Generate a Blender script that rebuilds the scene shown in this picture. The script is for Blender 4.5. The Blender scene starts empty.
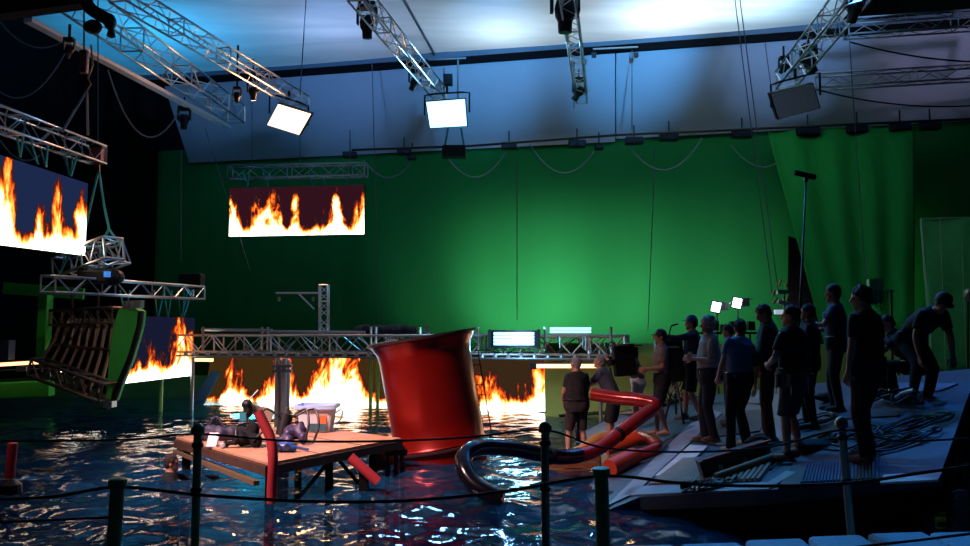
import bpy, bmesh, math, random
import numpy as np
from mathutils import Vector, Matrix, noise
random.seed(7)
S = bpy.context.scene
COL = S.collection
PI = math.pi
def R(d): return math.radians(d)

# ---------------------------------------------------------------- camera
FPX = 800.0; HC = 2.2; PITCH = math.atan2(57, FPX)
cd = bpy.data.cameras.new('camera'); cam = bpy.data.objects.new('camera', cd); COL.objects.link(cam)
cam.location = (0, 0, HC); cam.rotation_euler = (PI/2 + PITCH, 0, 0)
cd.lens = FPX/970*36; cd.sensor_width = 36; cd.clip_end = 200
S.camera = cam
# ---------------------------------------------------------------- world, exposure
w = bpy.data.worlds.new('studio_dark'); S.world = w; w.use_nodes = True
w.node_tree.nodes['Background'].inputs[0].default_value = (0.004, 0.007, 0.016, 1)
w.node_tree.nodes['Background'].inputs[1].default_value = 0.3
S.view_settings.view_transform = 'Standard'; S.view_settings.look = 'None'
S.view_settings.gamma = 1; S.view_settings.use_curve_mapping = False
S.view_settings.exposure = 0.0
# ---------------------------------------------------------------- large lights
def area(loc, rot, size, sizey, energy, col, spread=180):
    l = bpy.data.lights.new('area_light', 'AREA'); l.shape = 'RECTANGLE'; l.size = size; l.size_y = sizey
    l.energy = energy; l.color = col; l.spread = R(spread)
    o = bpy.data.objects.new('area_light', l); COL.objects.link(o); o.location = loc; o.rotation_euler = rot
    return o
def point(loc, energy, col, rad=0.3):
    l = bpy.data.lights.new('point_light', 'POINT'); l.energy = energy; l.color = col; l.shadow_soft_size = rad
    o = bpy.data.objects.new('point_light', l); COL.objects.link(o); o.location = loc; return o
def spot(loc, tgt, energy, col, ang=60, blend=0.6, rad=0.3):
    l = bpy.data.lights.new('spot_light', 'SPOT'); l.energy = energy; l.color = col; l.spot_size = R(ang)
    l.spot_blend = blend; l.shadow_soft_size = rad
    o = bpy.data.objects.new('spot_light', l); COL.objects.link(o); o.location = loc
    o.rotation_euler = (Vector(tgt)-Vector(loc)).to_track_quat('-Z', 'Y').to_euler(); return o
# lamps above the silk ceiling
for (x, y, z, e, c, r) in ((0.5, 25.0, 13.3, 260, (.72, .92, 1), .6), (5.4, 23.6, 13.3, 460, (.85, .97, 1), .6), (8.0, 22.6, 13.3, 330, (.55, .85, 1), .6), (10.0, 21.5, 14.2, 100, (.06, .45, 1), .6),
                           (-4.8, 24.5, 14.2, 360, (.42, .52, .85), .6), (-10, 24.5, 14.2, 700, (.01, .42, .85), .6), (-12.8, 27.5, 14.2, 90, (.02, .4, .9), .5),
                           (-1.5, 15.0, 14.2, 200, (.06, .42, 1), .8), (5.0, 15.5, 14.2, 420, (.01, .42, 1), .8)):
    point((x, y, z), e, c, r)
# ground row washing the green screen, behind the walkway
for (x, e) in ((-2.2, 330), (.6, 1900), (3.3, 1400), (6.0, 800), (8.6, 430), (11.6, 330)):
    y = 29.4-.22*x-4.6; spot((x, y, .9), (x+.8, y+4.6, 3.8), e, (1, .97, 1) if x < 9 else (.6, 1, .5), 66, 1.0, .5)

# added spots, no lit fixture: lilac on the bulkhead, deep blue on the deck
for (l, t_, e, c, an) in (((-8.5, 19.5, 9.8), (-10, 29.0, 11.5), 900, (.15, .4, 1), 38), ((-4.0, 18.4, 9.8), (-5.0, 27.5, 11.5), 2300, (.13, .40, 1), 38),
                          ((.5, 17.6, 9.8), (0, 26.7, 11.5), 4300, (.09, .44, 1), 38), ((4.6, 17.2, 9.8), (4.8, 25.7, 11.6), 4800, (.08, .45, 1), 38),
                          ((9.0, 16.6, 9.8), (9.6, 24.6, 11.6), 2200, (.2, .45, .95), 38), ((12.5, 16.0, 9.8), (14, 23.7, 11.4), 1000, (.5, .52, .9), 40),
                          ((8.0, 16.8, 9.5), (4.6, 10.5, .8), 1000, (.02, .19, 1), 58), ((1.9, 16.5, 9.7), (3.5, 7.2, .5), 2600, (.03, .42, 1), 50)):
    spot(l, t_, e, c, an, .9, .15)
spot((7.0, 13.0, 7.5), (11, 18.7, 3), 160, (.8, 1, .6), 34, .8, .2)  # added spot to brighten the framed green cloth, no fixture
spot((-3.5, 9.0, 7.5), (-9.0, 18.8, 2.0), 520, (1, .74, .5), 26, .8, .2)  # added warm spot to lift the ribbed frame and curved green panel
spot((1.5, 10.0, 8.5), (-3.5, 21.5, 1.9), 420, (1, .82, .7), 34, .8, .2)  # added warm spot to brighten the truss walkway
# warm key from an unseen lamp at left onto the funnel, raft and hoses
o = area((-7.0, 7.5, 8.0), (0, 0, 0), 1.6, 1.2, 250, (1, .6, .58), 48); o.rotation_euler = (Vector((-2.2, 12.8, .4))-Vector((-7.0, 7.5, 8.0))).to_track_quat('-Z', 'Y').to_euler()
# ---------------------------------------------------------------- pixel to place
def ray(px, py):
    d = Vector(((px-485)/FPX, 1, (273-py)/FPX))
    c, s = math.cos(PITCH), math.sin(PITCH)
    return Vector((d.x, d.y*c-d.z*s, d.y*s+d.z*c))
def P(px, py, Y):
    d = ray(px, py); return Vector((d.x/d.y*Y, Y, HC+d.z/d.y*Y))
def PZ(px, py, z):
    d = ray(px, py); t = (z-HC)/d.z; return Vector((d.x*t, d.y*t, z))
def deckz(x, y): return 0.3*(x-1.45)-0.02*(y-9.5)
def PD(px, py, up=0):
    d = ray(px, py); t = (deckz(0, 0)+up-HC)/(d.z-0.3*d.x+0.02*d.y)
    return d*t+Vector((0, 0, HC))
def wallY(x): return 29.4-0.22*x

# ---------------------------------------------------------------- materials
MATS = {}
def mat(name, col, rough=.6, metal=0, emit=None, es=0, nz=0, nscale=8, bump=0, bscale=30, spec=.5):
    if name in MATS: return MATS[name]
    m = bpy.data.materials.new(name); m.use_nodes = True; nt = m.node_tree; b = nt.nodes['Principled BSDF']
    b.inputs['Roughness'].default_value = rough; b.inputs['Metallic'].default_value = metal
    b.inputs['Specular IOR Level'].default_value = spec
    tc = nt.nodes.new('ShaderNodeTexCoord')
    n = nt.nodes.new('ShaderNodeTexNoise'); n.inputs['Scale'].default_value = nscale; n.inputs['Detail'].default_value = 4
    nt.links.new(tc.outputs['Object'], n.inputs['Vector'])
    mx = nt.nodes.new('ShaderNodeMix'); mx.data_type = 'RGBA'
    k = nz if nz else .12
    mx.inputs[6].default_value = (*[c*(1-k) for c in col], 1); mx.inputs[7].default_value = (*[min(1, c*(1+k)) for c in col], 1)
    nt.links.new(n.outputs['Fac'], mx.inputs[0]); nt.links.new(mx.outputs[2], b.inputs['Base Color'])
    if bump:
        n2 = nt.nodes.new('ShaderNodeTexNoise'); n2.inputs['Scale'].default_value = bscale
        nt.links.new(tc.outputs['Object'], n2.inputs['Vector'])
        bp = nt.nodes.new('ShaderNodeBump'); bp.inputs['Strength'].default_value = bump; bp.inputs['Distance'].default_value = .02
        nt.links.new(n2.outputs['Fac'], bp.inputs['Height']); nt.links.new(bp.outputs[0], b.inputs['Normal'])
    if emit:
        b.inputs['Emission Color'].default_value = (*emit, 1); b.inputs['Emission Strength'].default_value = es
    MATS[name] = m; return m
alu = mat('aluminium', (.55, .56, .58), .32, .9)
dalu = mat('dull_aluminium', (.30, .31, .33), .45, .8)
blk = mat('black_metal', (.008, .008, .010), .5, spec=.3)
blkm = mat('matte_black', (.004, .004, .005), .95, spec=.1)
rub = mat('black_rubber', (.01, .01, .012), .35)
greenp = mat('green_paint', (.03, .42, .04), .5, bump=.1)
dgreen = mat('green_post_paint', (.08, .50, .2), .45, nz=.3)
sling = mat('teal_webbing', (.02, .28, .26), .8)
steel = mat('steel_cable', (.09, .09, .1), .5, .3)
red = mat('funnel_red', (.20, .005, .003), .3, .55, nz=.2, nscale=3, bump=.12, bscale=3)
wood = mat('plywood', (.42, .22, .13), .6, nz=.3, nscale=5, bump=.1)
dwood = mat('dark_timber', (.06, .03, .02), .6, nz=.4)
cloth_g = None

def fabric(name, c1, c2, scale, rough=.9, sx=1, sz=1, bump=.3):
    m = bpy.data.materials.new(name); m.use_nodes = True; nt = m.node_tree; b = nt.nodes['Principled BSDF']
    b.inputs['Roughness'].default_value = rough; b.inputs['Specular IOR Level'].default_value = .1
    tc = nt.nodes.new('ShaderNodeTexCoord'); mp = nt.nodes.new('ShaderNodeMapping'); mp.inputs['Scale'].default_value = (sx, 1, sz)
    nt.links.new(tc.outputs['Object'], mp.inputs[0])
    n = nt.nodes.new('ShaderNodeTexNoise'); n.inputs['Scale'].default_value = scale; n.inputs['Detail'].default_value = 5
    nt.links.new(mp.outputs[0], n.inputs['Vector'])
    mx = nt.nodes.new('ShaderNodeMix'); mx.data_type = 'RGBA'; mx.inputs[6].default_value = (*c1, 1); mx.inputs[7].default_value = (*c2, 1)
    nt.links.new(n.outputs['Fac'], mx.inputs[0]); nt.links.new(mx.outputs[2], b.inputs['Base Color'])
    bp = nt.nodes.new('ShaderNodeBump'); bp.inputs['Strength'].default_value = bump; bp.inputs['Distance'].default_value = .06
    nt.links.new(n.outputs['Fac'], bp.inputs['Height']); nt.links.new(bp.outputs[0], b.inputs['Normal'])
    MATS[name] = m; return m
cloth_g = fabric('green_screen_cloth', (.012, .19, .043), (.016, .215, .052), 1.2, sx=1.2, sz=.15)
drape_g = fabric('green_drape_cloth', (.012, .22, .03), (.02, .30, .05), 2, sx=3, sz=.3)

def silk_material():
    m = bpy.data.materials.new('white_silk'); m.use_nodes = True; nt = m.node_tree; nt.nodes.clear()
    out = nt.nodes.new('ShaderNodeOutputMaterial'); d = nt.nodes.new('ShaderNodeBsdfDiffuse'); t = nt.nodes.new('ShaderNodeBsdfTranslucent')
    tc = nt.nodes.new('ShaderNodeTexCoord'); mp = nt.nodes.new('ShaderNodeMapping'); mp.inputs['Scale'].default_value = (.16, .7, 1); mp.inputs['Rotation'].default_value = (0, 0, R(20))
    n = nt.nodes.new('ShaderNodeTexNoise'); n.inputs['Scale'].default_value = 1; n.inputs['Detail'].default_value = 3; n.inputs['Distortion'].default_value = .6
    nt.links.new(tc.outputs['Object'], mp.inputs[0]); nt.links.new(mp.outputs[0], n.inputs['Vector'])
    cr = nt.nodes.new('ShaderNodeValToRGB'); cr.color_ramp.elements[0].position = .3; cr.color_ramp.elements[0].color = (.60, .63, .68, 1)
    cr.color_ramp.elements[1].position = .65; cr.color_ramp.elements[1].color = (.85, .86, .88, 1)
    nt.links.new(n.outputs['Fac'], cr.inputs[0])
    nt.links.new(cr.outputs[0], t.inputs[0]); nt.links.new(cr.outputs[0], d.inputs[0])
    mx = nt.nodes.new('ShaderNodeMixShader'); mx.inputs[0].default_value = .6
    nt.links.new(d.outputs[0], mx.inputs[1]); nt.links.new(t.outputs[0], mx.inputs[2]); nt.links.new(mx.outputs[0], out.inputs[0])
    return m
silk = silk_material()

def fire_material(name, prof, aw, ah, seed, dark=(.006, .008, .03), strength=5.5, k=1.5):
    m = bpy.data.materials.new(name); m.use_nodes = True; nt = m.node_tree; nt.nodes.clear(); L = nt.links.new
    out = nt.nodes.new('ShaderNodeOutputMaterial'); em = nt.nodes.new('ShaderNodeEmission'); L(em.outputs[0], out.inputs[0])
    uv = nt.nodes.new('ShaderNodeUVMap'); uv.uv_map = 'UVMap'
    sp = nt.nodes.new('ShaderNodeSeparateXYZ'); L(uv.outputs[0], sp.inputs[0])
    def mth(op, a, b=None, c=None):
        q = nt.nodes.new('ShaderNodeMath'); q.operation = op
        for i, v in enumerate((a, b, c)):
            if v is None: continue
            if isinstance(v, (int, float)): q.inputs[i].default_value = v
            else: L(v, q.inputs[i])
        return q.outputs[0]
    def noi(su, sv, sd, det=5, dist=.5, rough=.6):
        mp = nt.nodes.new('ShaderNodeMapping'); mp.inputs['Scale'].default_value = (su, sv, 1); mp.inputs['Location'].default_value = (sd, sd*.7, sd*1.3)
        L(uv.outputs[0], mp.inputs[0]); n = nt.nodes.new('ShaderNodeTexNoise'); n.inputs['Scale'].default_value = 1
        n.inputs['Detail'].default_value = det; n.inputs['Distortion'].default_value = dist; n.inputs['Roughness'].default_value = rough
        L(mp.outputs[0], n.inputs['Vector']); return n.outputs['Fac']
    wob = noi(aw*1.2, ah*1.2, seed+9, 2, 0)
    u2 = mth('ADD', sp.outputs[0], mth('MULTIPLY', mth('SUBTRACT', wob, .5), .35/aw))
    fc = nt.nodes.new('ShaderNodeFloatCurve'); cv = fc.mapping.curves[0]
    cv.points[0].location = (0, prof[0][1]); cv.points[1].location = (1, prof[-1][1])
    for a, b in prof[1:-1]: cv.points.new(a, b)
    fc.mapping.update(); L(u2, fc.inputs['Value'])
    n1 = noi(aw*3.2, ah*1.15, seed, 5, .7, .62); n2 = noi(aw*9, ah*2.6, seed+4, 4, .6)
    h = mth('ADD', mth('MULTIPLY', mth('SUBTRACT', fc.outputs[0], sp.outputs[1]), k), mth('MULTIPLY', mth('SUBTRACT', n1, .5), 3.6))
    h = mth('ADD', h, mth('MULTIPLY', mth('SUBTRACT', n2, .5), 1.8))
    bot = mth('MULTIPLY', mth('MAXIMUM', mth('SUBTRACT', .24, sp.outputs[1]), 0), 5.0)
    h = mth('ADD', h, bot)
    cr = nt.nodes.new('ShaderNodeValToRGB'); r = cr.color_ramp
    st = ((0, (*dark, 1)), (.10, (.02, .008, .008, 1)), (.2, (.16, .012, .002, 1)), (.32, (.75, .10, .008, 1)), (.45, (1, .33, .05, 1)), (.62, (1, .75, .38, 1)), (.8, (1, .94, .8, 1)))
    r.elements[0].position = 0; r.elements[0].color = st[0][1]; r.elements[1].position = .8; r.elements[1].color = st[-1][1]
    for p_, c_ in st[1:-1]:
        e = r.elements.new(p_); e.color = c_
    h = mth('MULTIPLY', h, .55); L(h, cr.inputs[0]); L(cr.outputs[0], em.inputs[0])
    s2 = mth('ADD', 1.0, mth('MULTIPLY', mth('MINIMUM', mth('MAXIMUM', h, 0), 1), strength-1)); L(s2, em.inputs[1])
    return m

# ---------------------------------------------------------------- mesh builder
OFF = {}
def frame_of(d):
    d = Vector(d).normalized(); a = Vector((0, 0, 1)) if abs(d.z) < .9 else Vector((1, 0, 0))
    x = d.cross(a).normalized(); y = x.cross(d).normalized(); return x, y, d
class MB:
    def __init__(s): s.v = []; s.f = []; s.uv = None
    def loft(s, rings, cap=True):
        b = len(s.v); n = len(rings[0])
        for r in rings: s.v += [Vector(p) for p in r]
        for i in range(len(rings)-1):
            for j in range(n):
                k = (j+1) % n
                s.f.append((b+i*n+j, b+i*n+k, b+(i+1)*n+k, b+(i+1)*n+j))
        if cap:
            s.f.append(tuple(b+j for j in reversed(range(n)))); s.f.append(tuple(b+(len(rings)-1)*n+j for j in range(n)))
        return s
    def tube(s, pts, r, n=6, cap=True, flat=None):
        pts = [Vector(p) for p in pts]; m = len(pts)
        rs = r if isinstance(r, (list, tuple)) else [r]*m
        rings = []; px = None
        for i, p in enumerate(pts):
            d = (pts[min(i+1, m-1)]-pts[max(i-1, 0)])
            if d.length < 1e-9: d = Vector((0, 0, 1))
            d.normalize()
            if px is None: x, y, _ = frame_of(d)
            else:
                x = (px-d*px.dot(d))
                x = x.normalized() if x.length > 1e-6 else frame_of(d)[0]
                y = d.cross(x)*1
            px = x; y = d.cross(x)
            rings.append([p+(x*math.cos(2*PI*j/n)+y*math.sin(2*PI*j/n)*(flat or 1))*rs[i] for j in range(n)])
        return s.loft(rings, cap)
    def box(s, c, size, M=None):
        c = Vector(c); sx, sy, sz = [q/2 for q in size]; b = len(s.v)
        for x, y, z in ((-1, -1, -1), (1, -1, -1), (1, 1, -1), (-1, 1, -1), (-1, -1, 1), (1, -1, 1), (1, 1, 1), (-1, 1, 1)):
            p = Vector((x*sx, y*sy, z*sz)); s.v.append(c+(M @ p if M else p))
        for f in ((0, 3, 2, 1), (4, 5, 6, 7), (0, 1, 5, 4), (1, 2, 6, 5), (2, 3, 7, 6), (3, 0, 4, 7)): s.f.append(tuple(b+i for i in f))
        return s
    def beam(s, a, b_, wd, ht):
        a, b_ = Vector(a), Vector(b_); d = b_-a; y = d.normalized(); x = y.cross(Vector((0, 0, 1)))
        x = x.normalized() if x.length > 1e-4 else Vector((1, 0, 0)); z = x.cross(y)
        M = Matrix((x, y, z)).transposed(); return s.box((a+b_)/2, (wd, d.length, ht), M)
    def ell(s, c, r, M=None, n=12, m=8):
        c = Vector(c); rings = []
        for i in range(m+1):
            t = PI*(i+.0)/m; t = min(max(t, .12), PI-.12); rings.append([])
            for j in range(n):
                a = 2*PI*j/n; p = Vector((r[0]*math.sin(t)*math.cos(a), r[1]*math.sin(t)*math.sin(a), -r[2]*math.cos(t)))
                rings[-1].append(c+(M @ p if M else p))
        return s.loft(rings)
    def lathe(s, c, prof, n=24, M=None, cap=True):
        c = Vector(c); rings = []
        for r, z in prof:
            rings.append([c+(M @ Vector((r*math.cos(2*PI*j/n), r*math.sin(2*PI*j/n), z)) if M else Vector((r*math.cos(2*PI*j/n), r*math.sin(2*PI*j/n), z))) for j in range(n)])
        return s.loft(rings, cap)
    def prism(s, poly, vec):
        b = len(s.v); n = len(poly); vec = Vector(vec)
        s.v += [Vector(p) for p in poly]+[Vector(p)+vec for p in poly]
        s.f.append(tuple(b+i for i in range(n))); s.f.append(tuple(b+n+i for i in reversed(range(n))))
        for i in range(n):
            k = (i+1) % n; s.f.append((b+i, b+n+i, b+n+k, b+k))
        return s
    def mesh(s, name, off):
        me = bpy.data.meshes.new(name); me.from_pydata([tuple(p-off) for p in s.v], [], s.f); me.validate(); return me
    def build(s, name, m, parent=None, smooth=False, bevel=0, origin=None):
        if parent is not None: off = OFF[parent.name]
        elif origin is not None: off = Vector(origin)
        else:
            xs = [p.x for p in s.v]; ys = [p.y for p in s.v]; zs = [p.z for p in s.v]
            off = Vector(((min(xs)+max(xs))/2, (min(ys)+max(ys))/2, min(zs)))
        me = s.mesh(name, off); o = bpy.data.objects.new(name, me); COL.objects.link(o)
        bm = bmesh.new(); bm.from_mesh(me); bmesh.ops.recalc_face_normals(bm, faces=bm.faces); bm.to_mesh(me); bm.free()
        if m: me.materials.append(m)
        if smooth:
            me.polygons.foreach_set('use_smooth', [True]*len(me.polygons))
            if smooth == 'auto':
                me.set_sharp_from_angle(angle=R(40))
        if bevel:
            bv = o.modifiers.new('bevel', 'BEVEL'); bv.width = bevel; bv.segments = 2; bv.limit_method = 'ANGLE'
        if parent is not None: o.parent = parent; OFF[o.name] = OFF[parent.name]
        else: o.location = off; OFF[o.name] = off
        return o
def tag(o, label=None, cat=None, group=None, kind=None):
    if label: o['label'] = label
    if cat: o['category'] = cat
    if group: o['group'] = group
    if kind: o['kind'] = kind
    return o
def thing(name, loc, label, cat, group=None):
    o = bpy.data.objects.new(name, None); COL.objects.link(o); o.location = Vector(loc); o.empty_display_size = .2
    OFF[o.name] = Vector(loc); return tag(o, label, cat, group)
def struct(o): o['kind'] = 'structure'; return o
def catenary(a, b, sag, n=12):
    a, b = Vector(a), Vector(b); return [a.lerp(b, i/n)-Vector((0, 0, sag*4*(i/n)*(1-i/n))) for i in range(n+1)]
def spline(pts, k=6):
    pts = [Vector(p) for p in pts]; out = []
    for i in range(len(pts)-1):
        p0, p1, p2, p3 = pts[max(i-1, 0)], pts[i], pts[i+1], pts[min(i+2, len(pts)-1)]
        for j in range(k):
            t = j/k; out.append(.5*((2*p1)+(p2-p0)*t+(2*p0-5*p1+4*p2-p3)*t*t+(3*p1-p0-3*p2+p3)*t**3))
    out.append(pts[-1]); return out
def remesh(mb, voxel, smooth_it=3, wrinkle=0, wscale=9, seed=0):
    me = mb.mesh('tmp', Vector((0, 0, 0))); bm = bmesh.new(); bm.from_mesh(me); bmesh.ops.recalc_face_normals(bm, faces=bm.faces); bm.to_mesh(me); bm.free()
    o = bpy.data.objects.new('tmp', me); COL.objects.link(o)
    r = o.modifiers.new('r', 'REMESH'); r.mode = 'VOXEL'; r.voxel_size = voxel
    if smooth_it:
        sm = o.modifiers.new('s', 'SMOOTH'); sm.factor = .5; sm.iterations = smooth_it
    dg = bpy.context.evaluated_depsgraph_get(); ev = o.evaluated_get(dg); m2 = ev.to_mesh()
    out = MB(); out.v = [v.co.copy() for v in m2.vertices]; out.f = [tuple(p.vertices) for p in m2.polygons]
    if wrinkle:
        ns = [v.normal.copy() for v in m2.vertices]
        for i, v in enumerate(out.v):
            q = v*wscale+Vector((seed, 0, 0)); q.z *= .55
            out.v[i] = v+ns[i]*wrinkle*noise.noise(q)*1.6
    ev.to_mesh_clear(); bpy.data.objects.remove(o); bpy.data.meshes.remove(me); return out
# ================================================================ the setting
ZS = 9.0
bulk = mat('bulkhead_panel', (.50, .49, .56), .75, nz=.06, nscale=1.5)
dark = mat('studio_black', (.002, .0025, .004), .95, spec=.1)
def wp(x, z, off=0): return Vector((x, wallY(x)-off, z))
# green screen: a softly folded hanging cloth
mb = MB(); nx, nz_ = 260, 3; x0, x1 = -13.6, 24.0
for i in range(nx+1):
    x = x0+(x1-x0)*i/nx; f = .018*math.sin(x*3.1+math.sin(x*1.3)*2)+.01*math.sin(x*7.7)
    for k, z in enumerate((-.2, 3, 6, ZS+.5)):
        mb.v.append(Vector((x, wallY(x)+f*(1-.25*k), z)))
for i in range(nx):
    for k in range(3): a = i*4+k; mb.f.append((a, a+4, a+5, a+1))
o = mb.build('wall_back', cloth_g, smooth=True); struct(o)
so = o.modifiers.new('thick', 'SOLIDIFY'); so.thickness = .03
# bulkhead panels (sloping), two wide panels with a joint
def bk(px):   # wall x where pixel column px meets bottom edge
    q = (px-485)/800; return q*29.4/(1+.22*q)
xa, xj, xb = bk(187), bk(617), bk(1120)
def bpanel(xl, xr, zb, topl=None):
    tl = topl if topl is not None else xl*.92
    A = wp(xl, zb, .15); B = wp(xr, zb, .15); Cc = wp(xr*.92, 11.3, 2.65); D = wp(tl, 11.3, 2.65)
    return MB().prism([A, B, Cc, D], (0, .12, .03))
struct(bpanel(xa, xj-.02, ZS-.08, -12.0).build('wall_bulkhead', bulk))
struct(bpanel(xj+.02, xb, ZS+.02).build('wall_bulkhead', bulk))
struct(MB().beam(wp(-13, 11.42, 2.62), wp(22, 11.42, 2.62), .3, .24).build('trim_gap_shadow', blkm))  # black strip drawn in for the shadowed gap above the bulkhead
struct(MB().beam(wp(-13, 11.66, 2.5), wp(22, 11.66, 2.5), .3, .26).build('trim_2', mat('grey_blue_beam', (.10, .15, .2), .7)))
# silk ceiling, lightly billowing between its seams
def silk_piece(n, xl0, xl1, xr0, xr1, y0, z=11.8, sag=.12):
    mb = MB(); A, B = 24, 30
    for i in range(A+1):
        for k in range(B+1):
            u = i/A; v = k/B
            xN = xl0+(xr0-xl0)*u; xF = xl1+(xr1-xl1)*u; yF = 26.75-.22*xF
            x = xN+(xF-xN)*v; y = y0+(yF-y0)*v
            zz = z-sag*math.sin(PI*u)*1.0-.05*math.sin(v*16+u*3)*math.sin(PI*u)
            mb.v.append(Vector((x, y, zz)))
    for i in range(A):
        for k in range(B): a = i*(B+1)+k; mb.f.append((a, a+1, a+B+2, a+B+1))
    return struct(mb.build(n, silk, smooth=True))
silk_piece('ceiling', -15.6, -13.3, -4.1, -1.75, 9)
silk_piece('ceiling', -4.1, -1.75, 9.3, 11.1, 9)
struct(MB().tube([Vector((-4.1, 9, 11.72)), Vector((-1.75, 27.1, 11.72))], .05).build('trim_3', dalu))
# dark shell of the stage
struct(MB().box((4, 10, 15.2), (52, 48, .3)).build('ceiling', dark))
struct(MB().box((16.9, 12, 11.95), (11.2, 26, .15)).build('ceiling', dark))
struct(MB().box((-17.2, 12, 7), (.3, 44, 16.4)).build('wall_left', dark))
struct(MB().box((26, 12, 7), (.3, 44, 16.4)).build('wall_right', dark))
struct(MB().box((4, 34.5, 7), (52, .3, 16.4)).build('wall_rear', dark))
# black drape legs left of the screen
for i, (a, b, yy) in enumerate(((-22, -13.2, 31.8),)):
    mb = MB(); n = 60
    pts = []
    for j in range(n+1):
        x = a+(b-a)*j/n; pts.append((x, yy+.12*math.sin(x*6)))
    mb.v = [Vector((x, y, z)) for x, y in pts for z in (-.2, 14)]
    mb.f = [(2*j, 2*j+2, 2*j+3, 2*j+1) for j in range(n)]
    o = mb.build('wall_drape', mat('black_drape', (.002, .002, .003), .95, spec=.1), smooth=True); struct(o)
# floor, pool floor and tank walls
conc = mat('dark_concrete', (.05, .055, .06), .8, nz=.3, nscale=3, bump=.2)
struct(MB().box((4.4, 1.75, -.6), (43, 9.3, 2.1)).build('floor', conc))
pool = mat('pool_floor_paint', (.01, .10, .26), .6, nz=.3, nscale=1)
struct(MB().box((0, 17, -1.75), (36, 24, .2)).build('floor_pool', pool))
rimm = mat('green_tank_wall', (.04, .22, .05), .7, nz=.35, nscale=2)
struct(MB().beam((-17, 26.7, .05), (2.2, 25.9, .05), .4, 1.3).build('wall_tank', rimm))
struct(MB().box((4, 31.2, -.55), (52, 9, .3)).build('floor_studio', conc))
# studio floor on the right beyond the deck
struct(MB().prism([(5.4, 16.2, -.8), (25, 11, -.8), (25, 26, -.8), (2.0, 26, -.8), (2.0, 21, -.8), (4.8, 20, -.8)], (0, 0, 1.15)).build('floor_side', mat('green_floor_paint', (.015, .16, .05), .6, nz=.3)))

# ================================================================ water
def water():
    rng = np.random.RandomState(3)
    ys = [6.2]
    while ys[-1] < 26.6: ys.append(ys[-1]+.035+.0028*(ys[-1]-6.2))
    ys = np.array(ys); nx = 560; us = np.linspace(-1, 1, nx)
    X = np.outer((5.2+(ys-6.2)*.62), us); X = np.clip(X, -16.9, 16.9); Y = np.repeat(ys[:, None], nx, 1)
    Z = np.zeros_like(X)
    for i in range(60):
        lam = .20*(1.036**i)+rng.rand()*.08; k = 2*PI/lam; a = rng.normal(PI/2, 1.0)
        amp = .0105*lam**1.0*(.6+.8*rng.rand())*(.7 if lam > 1.1 else 1.25 if lam > .45 else 1)*.44
        Z += amp*np.sin(k*(X*math.cos(a)+Y*math.sin(a))+rng.rand()*6.28+.7*np.sin(.9*X+i)*np.cos(.7*Y+i*.5))
    Z *= 1-.55*np.clip((Y-10)/8, 0, 1)
    me = bpy.data.meshes.new('tank_water'); n, m = X.shape
    co = np.stack([X, Y, Z], -1).reshape(-1, 3)
    idx = (np.arange(n-1)[:, None]*m+np.arange(m-1)[None]).reshape(-1)
    fs = np.stack([idx, idx+1, idx+m+1, idx+m], -1)
    me.vertices.add(len(co)); me.vertices.foreach_set('co', co.ravel())
    me.loops.add(fs.size); me.loops.foreach_set('vertex_index', fs.ravel())
    me.polygons.add(len(fs)); me.polygons.foreach_set('loop_start', np.arange(len(fs))*4); me.polygons.foreach_set('loop_total', np.full(len(fs), 4))
    me.update(); me.validate(); me.polygons.foreach_set('use_smooth', [True]*len(fs))
    o = bpy.data.objects.new('tank_water', me); COL.objects.link(o)
    m = bpy.data.materials.new('water'); m.use_nodes = True; nt = m.node_tree; nt.nodes.clear(); L = nt.links.new
    out = nt.nodes.new('ShaderNodeOutputMaterial'); tr = nt.nodes.new('ShaderNodeBsdfTransparent'); tr.inputs[0].default_value = (.35, .62, .75, 1)
    df = nt.nodes.new('ShaderNodeBsdfDiffuse'); df.inputs[0].default_value = (.006, .05, .12, 1)
    gl = nt.nodes.new('ShaderNodeBsdfGlossy'); gl.inputs['Roughness'].default_value = .03
    fr = nt.nodes.new('ShaderNodeFresnel'); fr.inputs[0].default_value = 1.36
    tc = nt.nodes.new('ShaderNodeTexCoord'); nn = nt.nodes.new('ShaderNodeTexNoise'); nn.inputs['Scale'].default_value = 7; nn.inputs['Detail'].default_value = 3
    bp = nt.nodes.new('ShaderNodeBump'); bp.inputs['Strength'].default_value = .35; bp.inputs['Distance'].default_value = .03
    L(tc.outputs['Object'], nn.inputs['Vector']); L(nn.outputs['Fac'], bp.inputs['Height']); L(bp.outputs[0], gl.inputs['Normal']); L(bp.outputs[0], fr.inputs['Normal'])
    m1 = nt.nodes.new('ShaderNodeMixShader'); m1.inputs[0].default_value = .45; L(tr.outputs[0], m1.inputs[1]); L(df.outputs[0], m1.inputs[2])
    m2 = nt.nodes.new('ShaderNodeMixShader'); L(fr.outputs[0], m2.inputs[0]); L(m1.outputs[0], m2.inputs[1]); L(gl.outputs[0], m2.inputs[2]); L(m2.outputs[0], out.inputs[0])
    me.materials.append(m)
    tag(o, 'dark blue rippling water filling the filming tank', 'water', kind='stuff')
water()
# underwater lamp below the cyan patch
ul = PZ(258, 415, -.35)
t = thing('underwater_lamp', (ul.x, ul.y, -1.6), 'cyan lamp glowing under the water behind the wooden raft', 'lamp')
MB().lathe((ul.x, ul.y, -.62), [(.30, 0), (.36, .05), (.36, .2), (.3, .22)]).build('housing', blk, t, smooth='auto')
MB().lathe((ul.x, ul.y, -.38), [(.8, 0), (.8, .04)]).build('lens', mat('cyan_lens', (.1, .7, 1), .4, emit=(.08, .75, 1), es=30), t)
MB().tube([(ul.x, ul.y, -1.62), (ul.x, ul.y, -.6)], .03).build('stand', blk, t)
point((ul.x, ul.y, -.2), 30, (.1, .75, 1), .2)

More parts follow.
